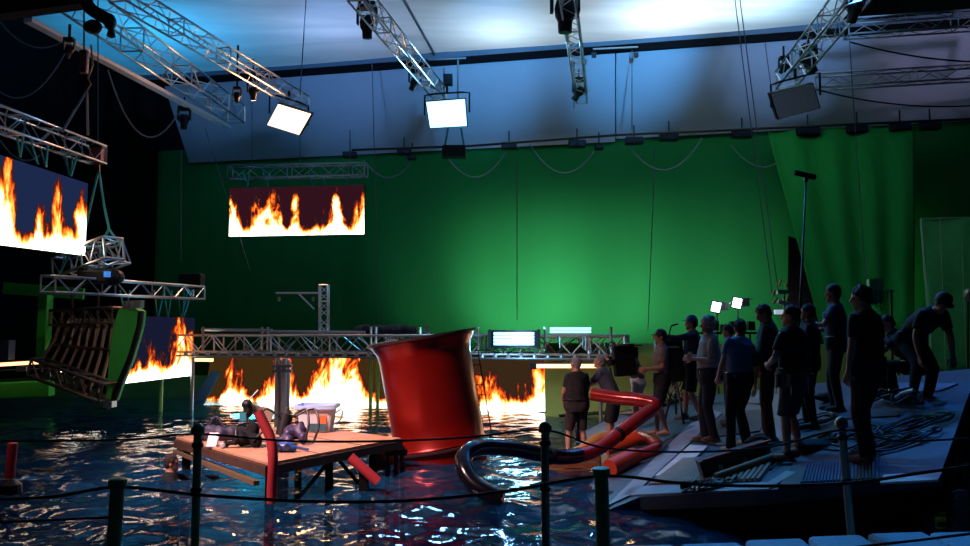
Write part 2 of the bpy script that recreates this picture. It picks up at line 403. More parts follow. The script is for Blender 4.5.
# ================================================================ trusses
def truss(name, a, b, wd, label, cat='truss', group=None, m=None, bay=.5, rc=.025, tri=False, up=Vector((0, 0, 1)), root=None, parts='chord'):
    m = m or alu; a, b = Vector(a), Vector(b); d = (b-a); Ln = d.length; d.normalize()
    x = d.cross(up).normalized(); z = x.cross(d).normalized(); h = wd/2
    cs = [(-h, -h), (h, -h), (h, h), (-h, h)] if not tri else [(-h, h), (h, h), (0, -h)]
    t = root or thing(name, a, label, cat, group)
    for cx, cz in cs: MB().tube([a+x*cx+z*cz, b+x*cx+z*cz], rc).build(parts, m, t, smooth=True)
    mb = MB(); n = max(2, int(round(Ln/bay)))
    for i in range(len(cs)):
        c0, c1 = cs[i], cs[(i+1) % len(cs)]; pa = x*c0[0]+z*c0[1]; pb = x*c1[0]+z*c1[1]
        for k in range(n):
            p = a+d*(Ln*k/n); q = a+d*(Ln*(k+1)/n)
            if k % 2: mb.tube([p+pa, q+pb], rc*.5, 4)
            else: mb.tube([p+pb, q+pa], rc*.5, 4)
        mb.tube([a+pa, a+pb], rc*.8, 4); mb.tube([b+pa, b+pb], rc*.8, 4)
        for k in range(4, n, 4): p = a+d*(Ln*k/n); mb.tube([p+pa, p+pb], rc*.7, 4)
    mb.build('lacing', m, t)
    return t
G = 'lighting trusses under the silk ceiling'
T1 = truss('lighting_truss', P(118, -8, 16.2), P(303, 103, 24.5), .4, 'aluminium truss running to the warm glowing lamp panel', group=G)
T2 = truss('lighting_truss', P(66, -8, 16.4), P(236, 114, 26.5), .58, 'broad aluminium truss at the upper left edge of the silk ceiling', group=G, rc=.03, bay=.7)
T3 = truss('lighting_truss', P(356, -8, 16.3), P(440, 94, 24), .36, 'aluminium truss ending at the bright blue-white lamp panel', group=G, m=alu)
T4 = truss('lighting_truss', P(567, -10, 16.3), P(582, 98, 24), .32, 'narrow aluminium truss hanging in the middle of the bright silk', group=G)
T5 = truss('lighting_truss', P(862, -16, 16.3), P(785, 80, 22), .5, 'aluminium truss slanting down to the unlit square lamp panel', group=G, rc=.03)
truss('lighting_truss', P(846, 29, 20.5), P(1010, 18, 20.0), .42, 'upper of two level trusses at the top right corner', group=G, m=dalu, bay=.7)
truss('lighting_truss', P(818, 82, 22.3), P(1010, 71, 22), .38, 'lower level truss behind the unlit lamp panel, under the corner truss', group=G, m=dalu, bay=.7)
tag(MB().beam(P(28, 20, 17.5), P(228, 127, 26.2), .22, .10).build('edge_batten', mat('pale_batten', (.55, .6, .68), .5)), 'long pale batten along the lower edge of the broad left truss', 'batten')
# dark girder top left with hoist gear
tag(MB().beam(P(-60, 12, 12.5), P(84, -6, 13.2), .3, .42).build('overhead_girder', blkm), 'thick black girder crossing the top left corner', 'girder')

def hoist_cluster():
    t = thing('chain_hoist', P(100, 5, 12.6), 'bulky black chain hoist with pulleys hanging at the top left', 'hoist')
    MB().tube(spline([P(84, -4, 12.6), P(90, 8, 12.6), P(100, 15, 12.6), P(108, 19, 12.6)]), [.1]*19, 8).build('arm', blkm, t)
    MB().ell(P(93, 27, 12.6), (.15, .1, .12)).build('motor', blk, t)
    MB().ell(P(110, 22, 12.6), (.1, .1, .14)).build('motor', blk, t)
    MB().lathe(P(111, 38, 12.6), [(.02, 0), (.07, .03), (.05, .12), (.02, .18)]).build('hook', blk, t)
hoist_cluster()
# moving-head lights
def moving_head(px, py, Y, s, tilt, label, m=blk, lit=False, hang=.3):
    c = P(px, py, Y); t = thing('moving_light', c+Vector((0, 0, hang+s*.9)), label, 'stage light', 'moving lights on the trusses')
    Z = Vector((0, 0, 1))
    MB().tube([c+Z*(s*.9), c+Z*(s*.9+hang)], .03).build('clamp', blk, t)
    MB().box(c+Z*s*.8, (s*.75, s*.55, s*.28)).build('base', m, t, bevel=.02)
    for sx in (-1, 1): MB().box(c+Vector((sx*s*.4, 0, s*.35)), (s*.1, s*.25, s*.75)).build('yoke_arm', m, t, bevel=.01)
    M = Matrix.Rotation(R(tilt[0]), 3, 'X') @ Matrix.Rotation(R(tilt[1]), 3, 'Y')
    h = MB().lathe(c, [(s*.1, s*.38), (s*.26, s*.34), (s*.32, s*.1), (s*.3, -s*.15), (s*.22, -s*.3), (s*.21, -s*.62)], 14, M).build('head', m, t, smooth='auto')
    MB().lathe(c, [(s*.18, -s*.625), (s*.18, -s*.63)], 14, M).build('lens', mat('warm_lens', (1, .8, .6), .2, emit=(1, .75, .5), es=8) if lit else mat('dark_lens', (.02, .03, .05), .1), h)
moving_head(367, 24, 18.6, .55, (10, 0), 'large dark moving light hanging beside the truss of the blue-white panel')
moving_head(415, 82, 22.5, .42, (20, 25), 'small tilted dark moving light below the truss near the blue-white panel')
moving_head(253, 92, 22.3, .38, (15, 0), 'moving light with a small warm glowing lens near the warm panel', lit=True, hang=.6)
moving_head(184, 120, 24, .45, (0, 0), 'dark moving light hanging beneath the end of the broad left truss')
moving_head(579, 92, 23.4, .45, (30, 30), 'dark moving light at the lower end of the narrow middle truss')
moving_head(565, 12, 17.6, .75, (5, 0), 'largest dark moving light, cut by the top edge beside the middle truss')
moving_head(809, 62, 20.6, .5, (10, -30), 'dark moving light tilted on the slanting truss above the unlit panel')
moving_head(784, 68, 21.4, .34, (80, 0), 'small dark moving light at the left side of the slanting truss')
moving_head(237, 96, 22.0, .28, (0, 0), 'smallest dark moving light just left of the glowing-lens one', hang=1.2)
moving_head(855, 8, 17.0, .5, (40, 0), 'dark moving light cut by the top edge beside the slanting truss')
moving_head(69, 50, 16.5, .28, (30, 30), 'very dark moving light hanging in the shadow left of the broad truss')

# lamp panels
def panel(corners, Y, m_face, label, yoke=True, tiltf=None, light=None):
    pts = [P(px, py, Y+dy) for (px, py), dy in zip(corners, tiltf or (0, 0, 0, 0))]
    c = sum(pts, Vector())/4; nrm = (pts[1]-pts[0]).cross(pts[3]-pts[0]).normalized()
    if nrm.y > 0: nrm = -nrm
    t = thing('lamp_panel', c+Vector((0, 0, .8)), label, 'lamp', 'soft lamp panels hung from the trusses')
    MB().prism([c+(p-c)*1.05-nrm*.02 for p in pts], -nrm*.14).build('housing', blk, t)
    MB().prism([c+(p-c)*.99+nrm*.002 for p in pts], -nrm*.02).build('diffuser', m_face, t)
    if yoke:
        a, b = pts[0]*.5+pts[3]*.5, pts[1]*.5+pts[2]*.5; u = (b-a).normalized()*.1; top = Vector((0, 0, .62))
        MB().tube([a-u, a-u+top*.95, a+top+u*1.2, b+top-u*1.2, b+u+top*.95, b+u], .028).build('yoke', blk, t)
        MB().tube([(a+b)/2+top, (a+b)/2+top+Vector((0, 0, .25))], .04).build('clamp', blk, t)
    if light:
        o = area(c+nrm*.08, (0, 0, 0), (pts[1]-pts[0]).length, (pts[3]-pts[0]).length, light[0], light[1], 150)
        o.rotation_euler = nrm.to_track_quat('-Z', 'Y').to_euler()
    return t
panel(((278, 104), (311, 114), (299, 135), (267, 125)), 23.6, mat('warm_diffuser', (1, .8, .6), .5, emit=(1, .66, .45), es=2.3), 'warm orange-white glowing lamp panel tilted on the left truss', tiltf=(-.2, -.3, .15, .2), light=(190, (1, .42, .16)))
panel(((426, 102), (465, 99), (467, 126), (430, 128)), 23.2, mat('blue_diffuser', (.6, .85, 1), .5, emit=(.42, .8, 1), es=2.3), 'bright blue-white glowing lamp panel in the middle of the stage', tiltf=(-.2, -.2, .1, .1), light=(260, (.25, .6, 1)))
panel(((771, 94), (813, 84), (820, 108), (779, 119)), 20.5, mat('off_diffuser', (.75, .62, .62), .5), 'unlit grey square lamp panel at the end of the right slanting truss', tiltf=(-.2, -.2, .1, .1))
# gear above blue panel
t = thing('rigging_bracket', P(449, 96, 23.6), 'dark rigging bracket holding the truss end above the blue-white panel', 'bracket')
MB().box(P(448, 80, 23.7), (.28, .28, .3)).build('ballast_box', blk, t); MB().tube([P(444, 98, 23.7), P(444, 68, 23.7)], .03).build('rod', dalu, t); MB().tube([P(458, 98, 23.7), P(458, 60, 23.7)], .03).build('rod', dalu, t)
MB().tube([P(428, 60, 23.7), P(466, 58, 23.7)], .03).build('crossbar', dalu, t)
t = thing('ceiling_sensor_bar', P(618, 47, 25.0), 'short bar with two small hanging boxes over the panel joint', 'bar')
MB().tube([P(593, 49, 25), P(638, 47, 25)], .025).build('crossbar', alu, t)
for q in (594, 636): MB().box(P(q, 55, 25), (.14, .12, .14)).build('box', blk, t)
t = thing('hanging_speaker', P(453, 135, 24.3), 'dark hanging speaker box below the blue-white panel', 'speaker')
MB().box(P(454, 152, 24.3), (.72, .4, .36)).build('cabinet', blk, t, bevel=.02)
for q in (448, 461): MB().tube([P(q, 128, 24.3), P(q+(-3 if q < 450 else 3), 146, 24.3)], .035).build('hanger', sling, t)

# fixtures along the foot of the bulkhead
fx = ((350, 155, .5), (404, 152, .5), (412, 158, .3), (509, 146, .55), (577, 144, .6), (599, 148, .3), (634, 141, .6), (669, 137, .62), (742, 134, .65), (808, 131, .7), (857, 129, .6), (900, 127, .6), (930, 126, .6))
for i, (px, py, s) in enumerate(fx):
    Y = wallY((px-485)/800*26)-1.2; c = P(px, py, Y)
    t = thing('wall_wash_light', c+Vector((0, 0, .5)), 'dark twin wash light under the bulkhead edge, ' + ('leftmost', 'second from left', 'narrow third from left', 'near the middle hanging speaker', 'just left of the panel joint pipe', 'narrow one left of the panel joint', 'first right of the panel joint', 'second right of the panel joint', 'above the slack cable left of the drape', 'above the green drape', 'fourth from the right edge region', 'second from the right edge', 'nearest the right edge')[i], 'stage light', 'wash lights along the top of the green screen')
    MB().box(c, (s, .3, s*.42)).build('housing', blk, t, bevel=.02)
    MB().tube([c+Vector((0, 0, .1)), c+Vector((0, 0, .55))], .025).build('clamp', blk, t)
    for sx in (-1, 1): MB().box(c+Vector((sx*s*.24, -.16, 0)), (s*.36, .02, s*.3)).build('lens', mat('dark_lens', (.02, .03, .05), .1), t)
tag(MB().tube([P(352, 150, 26.9), P(470, 146, 26.4), P(618, 135, 24.9), P(860, 124, 22.6), P(1000, 118, 21.6)], .04).build('lighting_pipe', blk), 'long dark pipe carrying the wash lights along the green screen', 'pipe')
for i, (x0, y0, x1, y1, dy) in enumerate(((364, 160, 416, 156, 20), (446, 155, 506, 152, 24), (530, 144, 597, 147, 28), (627, 143, 702, 138, 30), (731, 145, 799, 138, 26), (823, 135, 862, 139, 30))):
    Y = wallY((x0-485)/800*26)-1.0
    tag(MB().tube(catenary(P(x0, y0, Y), P(x1, y1, Y-.2), dy*Y/800, 14), .022, 5).build('power_cable', mat('pale_cable', (.22, .25, .28), .6)), ('pale slack cable over the hanging fire screen', 'pale slack cable right of the blue-white panel', 'pale slack cable left of the bulkhead joint', 'pale slack cable right of the bulkhead joint', 'pale slack cable above the green drape top', 'pale slack cable at upper right of the drape')[i], 'cable', 'slack cables swagged along the green screen')
# vertical suspension wires
wires = ((306, 0, 300, 95, 20, 'passing the warm lamp panel'), (372, 62, 379, 330, 26, 'right of the hanging fire screen'), (735, 0, 772, 292, 21, 'long leaning one ending above the crew lamps'), (740, 0, 778, 290, 20.6, 'leaning one beside the black gap'), (848, 20, 866, 285, 20.5, 'at right, falling to the tall man'), (632, 50, 632, 130, 25.4, 'short one near the bulkhead joint'), (574, 60, 574, 108, 22.5, 'beside the narrow middle truss'), (765, 42, 772, 95, 23, 'above the unlit lamp panel'), (181, 150, 181, 262, 25, 'at the dark left end of the green screen'), (205, 128, 250, 270, 26, 'behind the hanging fire screen'), (252, 100, 252, 170, 25.5, 'left support of the hanging fire screen'), (300, 130, 300, 168, 25.5, 'middle support of the hanging fire screen'), (350, 130, 350, 165, 25.5, 'right support of the hanging fire screen'), (655, 150, 648, 330, 25, 'faint one right of centre on the green'), (517, 160, 517, 320, 25.5, 'faint one at the centre of the green'))
for x0, y0, x1, y1, Y, lb in wires:
    tag(MB().tube([P(x0, y0, Y), P(x1, y1, Y)], .014, 4).build('suspension_wire', steel), 'thin dark suspension wire '+lb, 'wire', 'thin wires hanging from the grid')
tag(MB().tube(catenary(P(818, 90, 21.5), P(1000, 103, 21.5), .25), .022).build('power_cable', rub), 'dark cable trailing right from the unlit lamp panel', 'cable')
tag(MB().tube(catenary(P(850, 42, 20), P(1000, 62, 20), .15), .022).build('power_cable', rub), 'dark cable under the upper level truss at right', 'cable')
for x0, y0, x1, y1, s_, lb in ((0, 22, 62, 42, .3, 'upper pale slack cable in the dark left corner'), (0, 92, 69, 46, .5, 'lower slack cable in the dark left corner'), (108, 70, 178, 113, .9, 'long slack cable between the broad truss and its moving light'), (0, 140, 40, 155, .25, 'short pale cable looped under the left truss')):
    tag(MB().tube(catenary(P(x0, y0, 16), P(x1, y1, 16.5), s_), .016, 5).build('power_cable', mat('pale_cable', (.22, .25, .28), .6)), lb, 'cable')

# ================================================================ screens
def led(corners, m, label, thick=.14, name='led_screen'):
    """corners: bl, br, tr, tl as points"""
    bl, br, tr, tl = corners; n = (br-bl).cross(tl-bl).normalized()
    if n.y > 0: n = -n
    t = thing(name, (bl+br)/2, label, 'screen', 'led walls playing fire')
    MB().prism([p-n*.012 for p in (bl, br, tr, tl)], -n*thick).build('cabinet', blk, t)
    off = OFF[t.name]; me = bpy.data.meshes.new('display'); me.from_pydata([tuple(p-off) for p in (bl, br, tr, tl)], [], [(0, 1, 2, 3)])
    uvl = me.uv_layers.new(name='UVMap')
    for i, q in enumerate(((0, 0), (1, 0), (1, 1), (0, 1))): uvl.data[i].uv = q
    me.materials.append(m); o = bpy.data.objects.new('display', me); COL.objects.link(o); o.parent = t
    so = o.modifiers.new('thick', 'SOLIDIFY'); so.thickness = .01; so.offset = -1 if ((br-bl).cross(tl-bl)).y < 0 else 1
    OFF[o.name] = off
    return t
f1 = fire_material('fire_hanging', [(0, 1.0), (.07, .9), (.12, .35), (.2, .75), (.3, .75), (.38, .85), (.44, .35), (.5, .95), (.56, .12), (.64, .1), (.7, .35), (.76, .55), (.82, 1.05), (.88, .3), (.94, .6), (1, 1.0)], 2.75, 1, 3, (.03, .006, .012), k=1.9)
c_ = [P(229, 236.5, 26.3), P(364, 234, 25.7), P(364, 185, 25.7), P(230, 188, 26.3)]
scr1 = led(c_, f1, 'hanging led screen of flames in front of the green screen')
truss('screen_truss', P(230, 173, 26.2), P(366, 170, 25.6), .4, 'level truss right above the hanging fire screen', m=dalu, group='trusses carrying fire screens')
for x in (248, 268, 313, 325, 347):
    a = P(x, 178, 25.9); b = P(x, 186, 25.9); tag(MB().tube([a+Vector((-.1, -.25, .15)), b, a+Vector((.1, -.25, .15))], .03, 5).build('lifting_sling', sling), 'teal sling between the level truss and the hanging fire screen', 'sling', 'teal slings over the hanging fire screen')
f2 = fire_material('fire_upper_left', [(0, .8), (.35, .9), (.44, .95), (.48, .4), (.54, .15), (.6, .3), (.66, .55), (.7, .25), (.75, .8), (.8, .55), (.86, .5), (.92, .8), (1, 1.0)], 2.6, 1.1, 11, (.012, .022, .07), k=1.9)
led([P(-70, 236, 13.9), P(85, 255.5, 18), P(88, 183.5, 18), P(-70, 132, 13.9)], f2, 'led screen of flames cut by the left edge, high above the water')
truss('screen_truss', P(-60, 98, 13.4), P(98, 155, 18.2), .4, 'truss above the led screen at the left edge', group='trusses carrying fire screens')
f3 = fire_material('fire_lower_left', [(0, .3), (.2, .35), (.4, .55), (.55, .4), (.7, .7), (.8, 1.05), (.9, .75), (1, .7)], 1.8, 1.2, 23, (.008, .01, .03), k=1.9)
led([P(120, 384, 19.6), P(192, 375.5, 22.7), P(195, 318, 22.7), P(120, 315.4, 19.6)], f3, 'led screen of flames low at left behind the curved green panel')
hs_ = led([P(60, 372, 20.7), P(106, 373, 20.5), P(106, 330, 20.5), P(60, 330, 20.7)], f3, 'small led screen of flames behind the tilted ribbed frame')
for hx in (72, 98): MB().tube([P(hx, 331, 20.66), P(hx, 318, 20.5), P(hx, 290, 17.6+(hx-72)*.04)], .03).build('hanger', steel, hs_)
# low screens under the walkway
f4 = fire_material('fire_low_left', [(0, .1), (.08, .2), (.15, .95), (.25, .5), (.33, .6), (.42, 1.2), (.5, .5), (.56, .7), (.66, 1.25), (.8, 1.1), (.9, .35), (.96, .8), (1, 1.15)], 4.2, 1.1, 31, (.05, .024, .006), k=1.7)
led([P(203, 405, 25.4), P(398, 409, 23.4), P(398, 357, 23.4), P(211, 356, 25.4)], f4, 'low wide led screen of flames under the left half of the truss walkway')
f5 = fire_material('fire_low_right', [(0, 1.1), (.1, .55), (.2, .8), (.3, .35), (.4, .5), (.52, 1.1), (.6, .75), (.7, .5), (.8, .6), (.9, 1.1), (1, .9)], 3.2, 1.1, 47, (.04, .02, .008), k=1.7)
led([P(462, 411, 22.4), P(622, 412, 20.9), P(622, 355, 20.9), P(462, 357, 22.4)], f5, 'low wide led screen of flames under the right half of the truss walkway')
tag(MB().prism([P(186, 405, 25.2), P(203, 405, 25.2), P(220, 372, 25.2), P(212, 371, 25.2)], (0, .12, 0)).build('screen_prop_panel', mat('grey_panel', (.06, .07, .09), .6)), 'leaning dark grey panel at the left end of the low fire screen', 'panel')

# ================================================================ walkway
wa = P(165, 342, 22.3); wb = P(625, 343, 19.3); wa.z = wb.z = 1.83
walk = truss('truss_walkway', wa, wb, .46, 'long aluminium truss walkway standing over the low fire screens', cat='walkway', bay=.42, rc=.034, m=mat('galvanised_tube', (.55, .53, .52), .45, .35))
d = (wb-wa).normalized(); nrm = Vector((-d.y, d.x, 0))
back = nrm*1.2 if nrm.y > 0 else nrm*-1.2
truss('', wa+back+d*1.6, wb+back, .46, '', root=walk, bay=.6, rc=.03)
mb = MB()
for k in range(6, 46):
    a = wa.lerp(wb, (k+.5)/46); mb.beam(a+Vector((0, 0, .2))-back*.1, a+back*1.1+Vector((0, 0, .2)), .36*.9, .03)
MB().prism([wa+d*1.6+back*.15+Vector((0, 0, -.3)), wb+back*.15+Vector((0, 0, -.3)), wb+back+Vector((0, 0, -.3)), wa+d*1.6+back+Vector((0, 0, -.3))], (0, 0, .04)).build('under_deck', mat('dark_ply', (.05, .035, .03), .7), walk)
mb.build('deck_board', mat('grey_board', (.16, .17, .19), .7), walk)
for k in range(38):
    a = wa.lerp(wb, (k+.5)/38)-back*.2
    MB().lathe(a+Vector((0, 0, -.36)), [(.05, 0), (.07, .03), (.05, .12), (.02, .16)], 8).build('clamp', dalu, walk)
MB().tube([wa-back*.24+Vector((0, 0, -.33)), wb-back*.24+Vector((0, 0, -.33))], .03).build('lower_pipe', dalu, walk)
for x0, x1, yy in ((202, 272, 330), (262, 365, 332), (473, 610, 336)):
    Ya = wa.y+(wb.y-wa.y)*(x0-163)/462; Yb = wa.y+(wb.y-wa.y)*(x1-163)/462
    MB().tube([P(x0, yy-.5, Ya), P(x1, yy+.5, Yb)], .05).build('handrail', alu, walk)
for x in (203, 262, 268, 371, 376, 420, 478, 545, 586, 611):
    Ya = wa.y+(wb.y-wa.y)*(x-163)/462-.3
    MB().tube([P(x, 327, Ya), P(x, 350, Ya)], .035).build('upright', alu, walk)
yl = mat('lime_pole', (.30, .62, .10), .5)
for x, yb, Y in ((163, 402, 21.9), (371, 412, 22), (378, 412, 22.3)):
    a = P(x, 328 if x < 200 else 352, Y); MB().tube([Vector((a.x, Y, -1.7)), a], .05).build('leg', yl, walk)
for x in (193, 466, 600): a = P(x, 350, wa.y+(wb.y-wa.y)*(x-163)/462); MB().tube([Vector((a.x, a.y, -1.7)), a], .05).build('leg', dalu, walk)
bundle = MB()
for k in range(9): bundle.ell(P(360+k*6.4, 331-(k % 2), 22.3), (.16, .2, .16))
tag(remesh(bundle, .035, 2, .02).build('cloth_bundle', mat('black_cloth', (.012, .014, .022), .9), smooth=True), 'rolled black cloth lying on the walkway behind the red funnel', 'cloth')
tag(MB().box(P(427, 331, 21.6), (.12, .12, .3)).build('junction_box', mat('grey_box', (.2, .2, .22), .5)), 'small grey box at the end of the rolled black cloth', 'box')
# fluorescent bank
ft = thing('fluorescent_bank', P(514, 348, 20.2), 'boxed bank of glowing blue-white tubes on the walkway', 'lamp')
MB().prism([P(489, 348, 19.6), P(539, 348, 19.3), P(539, 330, 19.3), P(489, 330, 19.6)], (0, .2, 0)).build('housing', blk, ft)
tube_m = mat('tube_glow', (.6, .85, 1), .4, emit=(.30, .74, 1), es=1.7)
for k in range(4): MB().tube([P(494, 333.6+k*3.4, 19.5), P(534, 333.6+k*3.4, 19.2)], .034, 8).build('tube', tube_m, ft)
for x in (489.5, 538.5): MB().box(P(x, 339, 19.35), (.07, .3, .46)).build('door', blk, ft)
point(P(585, 372, 17.8), 26, (1, .6, .3), .2)
point(P(514, 338, 18.9), 110, (.3, .7, 1), .25)
ft = thing('tube_light', P(571, 334, 20.0), 'double glowing blue-white tube light right of the boxed bank', 'lamp')
for k in range(2): MB().tube([P(550, 328.5+k*3.2, 19.2), P(591, 328.5+k*3.2, 19.0)], .03, 8).build('tube', tube_m, ft)
MB().box(P(571, 335, 19.25), (.9, .08, .07)).build('holder', dalu, ft); MB().tube([P(560, 334, 19.3), P(560, 348, 19.3)], .02).build('stand', dalu, ft); MB().tube([P(583, 334, 19.3), P(583, 348, 19.3)], .02).build('stand', dalu, ft)
# warm strip lights
warm = mat('warm_strip', (1, .6, .35), .5, emit=(1, .50, .22), es=3)
for i, (x0, y0, Y0, x1, y1, Y1, lb) in enumerate(((-40, 367, 21, 60, 361, 21.5, 'warm glowing strip light low at the left edge'), (144, 359, 23, 213, 360, 23.2, 'warm glowing strip light crossing the low left screen'), (533, 366, 19.2, 600, 366, 19.0, 'warm glowing strip light left of the wading crew'))):
    t = thing('strip_light', P((x0+x1)/2, (y0+y1)/2, (Y0+Y1)/2), lb, 'lamp', 'warm strip lights')
    MB().beam(P(x0, y0, Y0), P(x1, y1, Y1), .09, .09).build('tube', warm, t)
    MB().beam(P(x0, y0-2, Y0+.05), P(x1, y1-2, Y1+.05), .1, .06).build('holder', blk, t)
    MB().box(P(x0 if i else x1, y0 if i else y1, Y0-.02), (.16, .1, .15)).build('end_cap', blk, t)
# mast
truss('mast_truss', P(324, 334, 22.9), P(324, 285, 22.9), .24, 'short vertical lattice mast standing on the walkway', cat='mast', bay=.24, rc=.022, up=Vector((0, 1, 0)))
t = thing('side_arm', P(319, 293, 22.8), 'horizontal arm with a diagonal brace reaching left from the mast', 'arm')
MB().tube([P(276, 293, 22.8), P(319, 293, 22.8)], .03).build('bar', alu, t); MB().tube([P(299, 294, 22.8), P(314, 309, 22.8)], .025).build('brace', alu, t)
for q in (279, 313): MB().box(P(q, 299, 22.8), (.06, .06, .12)).build('hook', dalu, t)
# cluster of pipes in the water
t = thing('pipe_cluster', PZ(281, 440, -1), 'upright cluster of pale metal pipes standing in the water behind the raft', 'pipes')
for i, (x, r) in enumerate(((277.5, .05), (281, .055), (284.5, .06), (288, .055))):
    a = P(x, 358+2*(i % 2), 17.6+.1*(i % 2)); MB().tube([Vector((a.x, a.y, -1.6)), a], r, 10).build('pipe', mat('pale_pipe', (.62, .58, .55), .3), t, smooth='auto')
for yy in (366, 371): MB().beam(P(273, yy, 17.5), P(292, yy, 17.5), .14, .06).build('clamp_band', dalu, t)

# ================================================================ hanging set piece at left
t = thing('chain_motor', P(98, 165, 18.2), 'small red chain motor at the end of the left screen truss', 'hoist')
MB().box(P(98, 156, 18.1), (.22, .2, .38)).build('body', mat('motor_red', (.35, .02, .03), .4), t, bevel=.03); MB().tube([P(98, 148, 18.1), P(98, -20, 18.1)], .015, 4).build('chain', steel, t); MB().box(P(98, 147, 18.1), (.28, .22, .08)).build('bracket', blk, t); MB().tube([P(98, 163, 18.1), P(98.5, 173, 18.1)], .04).build('hook', blk, t)
t = thing('chain_motor', P(84, 100, 16.5), 'red-lit chain hook block hanging high above the left screen', 'hoist')
MB().box(P(84, 62, 16.5), (.17, .15, .5)).build('body', mat('motor_red_lit', (.10, .02, .02), .5), t, bevel=.03); MB().tube([P(91, 45, 16.4), P(93, 65, 16.4), P(88, 78, 16.4), P(91, 84, 16.4), P(86, 92, 16.4)], .02, 5).build('chain', mat('chain_red_lit', (.5, .16, .08), .5), t); MB().tube([P(84, 55, 16.5), P(84, -20, 16.5)], .02, 4).build('hoist_chain', steel, t)  # red light on the block and chain is put into their colours
sl = (((86, 92, 16.5), (62, 132, 16.5), 'pale sling from the high hook block, left strand'), ((87, 92, 16.5), (88, 135, 16.5), 'pale sling from the high hook block, right strand'))
for a, b, lb in sl: tag(MB().tube([P(*a), P(*b)], .028, 5).build('lifting_sling', mat('grey_webbing', (.25, .25, .3), .8)), lb, 'sling')
for pts, lb in ((((98, 172), (86, 225), (80, 250)), 'long sling from the red motor down to the lattice box, left strand'), (((99, 172), (104, 205), (109, 229)), 'long teal sling from the red motor down to the ring, right strand'), (((109, 229), (102, 243), (101, 256)), 'short teal sling from the ring to the lattice box, left strand'), (((109, 229), (121, 246)), 'short teal sling from the ring to the lattice box, right strand'), (((80, 247), (68, 257), (58, 277)), 'green sling at the left end of the lattice box')):
    tag(MB().tube([P(x, y, 18.1) for x, y in pts], .045, 5, flat=.5).build('lifting_sling', sling), lb, 'sling')
truss('lattice_box', P(62, 268, 18.6), P(114, 248, 17.7), .48, 'short chunky aluminium lattice box hanging on slings at left', m=alu, bay=.28, rc=.035)
truss('lattice_box', P(96, 262, 18.5), P(122, 252, 18.5), .5, 'stubby lattice block at the right end of the hanging lattice box', m=dalu, bay=.2, rc=.03)
truss('screen_truss', P(48, 284, 16.6), P(199, 293, 22.4), .34, 'level truss crossing above the curved green panel', group='trusses carrying fire screens', rc=.03)
t = thing('truss_cable_drum', P(100, 285, 18), 'dark bundle of hoist gear on the crossing truss', 'hoist')
MB().box(P(96, 277, 18), (.7, .4, .3)).build('body', blk, t, bevel=.05); MB().ell(P(112, 277, 18), (.28, .2, .2)).build('motor', blk, t); MB().lathe(P(107, 277, 17.7), [(.07, 0), (.07, .12)]).build('light', mat('blue_led', (.1, .4, 1), .3, emit=(.05, .25, 1), es=.6), t)
tag(MB().box(P(192, 282, 22.6), (.62, .4, .46)).build('control_box', blk, bevel=.03), 'black control box on the right end of the crossing truss', 'box')
for i, (xa_, xm, xb_, yb) in enumerate(((120, 125, 130, 317), (154, 158, 164, 319), (164, 168, 172, 319), (178, 181, 188, 320), (184, 183, 192, 320))):
    Y = 19.5+(xm-120)*.045
    tag(MB().tube([P(xa_, 290, Y), P(xm, yb, Y), P(xb_, 290, Y)], .04, 5, flat=.5).build('lifting_sling', sling), 'teal sling hanging from the crossing truss to the low left screen', 'sling', 'teal slings over the low left screen')
for i, (xa_, xm, xb_) in enumerate(((17, 20, 24), (24, 38, 30), (40, 46, 48), (66, 70, 62), (72, 71, 78))):
    Y = 14.8+xm*.035
    tag(MB().tube([P(xa_, 128+xm*.42, Y), P(xm, 150+xm*.36, Y), P(xb_, 122+xm*.42, Y)], .04, 5, flat=.5).build('lifting_sling', sling), 'teal sling hanging from the truss at the left edge to its screen', 'sling', 'teal slings over the left edge screen')
# ribbed lattice frame and curved green panel
t = thing('ribbed_set_frame', P(80, 405, 18.5), 'tilted dark lattice frame with slanting ribs hanging at left over the water', 'set piece')
rust = mat('bronzed_metal', (.20, .13, .10), .45, .7)
n = 9
for i in range(n):
    u = i/(n-1); a = P(62+u*58, 318+u*1, 19.6-u*.6); b = P(40+u*66, 363+u*36, 19.0-u*.5)
    MB().tube([a, a.lerp(b, .5)+Vector((0, .15, 0)), b], .045, 6).build('rib', rust, t)
    MB().tube([a+Vector((.12, .3, 0)), b+Vector((.12, .3, 0))], .03, 6).build('rib', rust, t)
    MB().tube([b, b+Vector((.1, -.1, -.22))], .035, 6).build('hook', rust, t)
truss('', P(56, 318, 19.7), P(118, 315, 19.0), .36, '', root=t, m=rust, bay=.3, rc=.035)
truss('', P(36, 367, 18.8), P(107, 392, 18.3), .4, '', root=t, m=rust, bay=.32, rc=.04)
MB().tube([P(50, 345, 19.4), P(115, 350, 18.9)], .04).build('crossbar', rust, t)
MB().prism([P(58, 322, 20.3), P(118, 322, 19.7), P(106, 394, 18.9), P(42, 362, 19.6)], (0, .06, 0)).build('skin', blkm, t)
t = thing('curved_green_panel', P(110, 404, 18.4), 'tall curved bright green panel narrowing to the water', 'set piece')
outl = [(118, 309), (124, 307), (133, 307), (139.5, 311), (138, 325), (134, 340), (128.5, 358), (121, 376), (115, 392), (111.5, 402), (106, 402), (106.5, 385), (108, 365), (109.5, 345), (113, 325)]
MB().prism([P(x, y, 18.4+(x-105)*.012) for x, y in outl], (.05, .3, 0)).build('skin', greenp, t, bevel=.03)
MB().tube(spline([P(x+1.6, y, 18.5) for x, y in outl[3:10]], 4), .07, 8).build('edge', blk, t)
for k in range(4): MB().box(P(126+k*5, 305-k*.3, 18.7), (.07, .2, .18)).build('bracket', dalu, t)
MB().box(P(110, 404, 18.4), (.2, .25, .14)).build('foot', dalu, t)
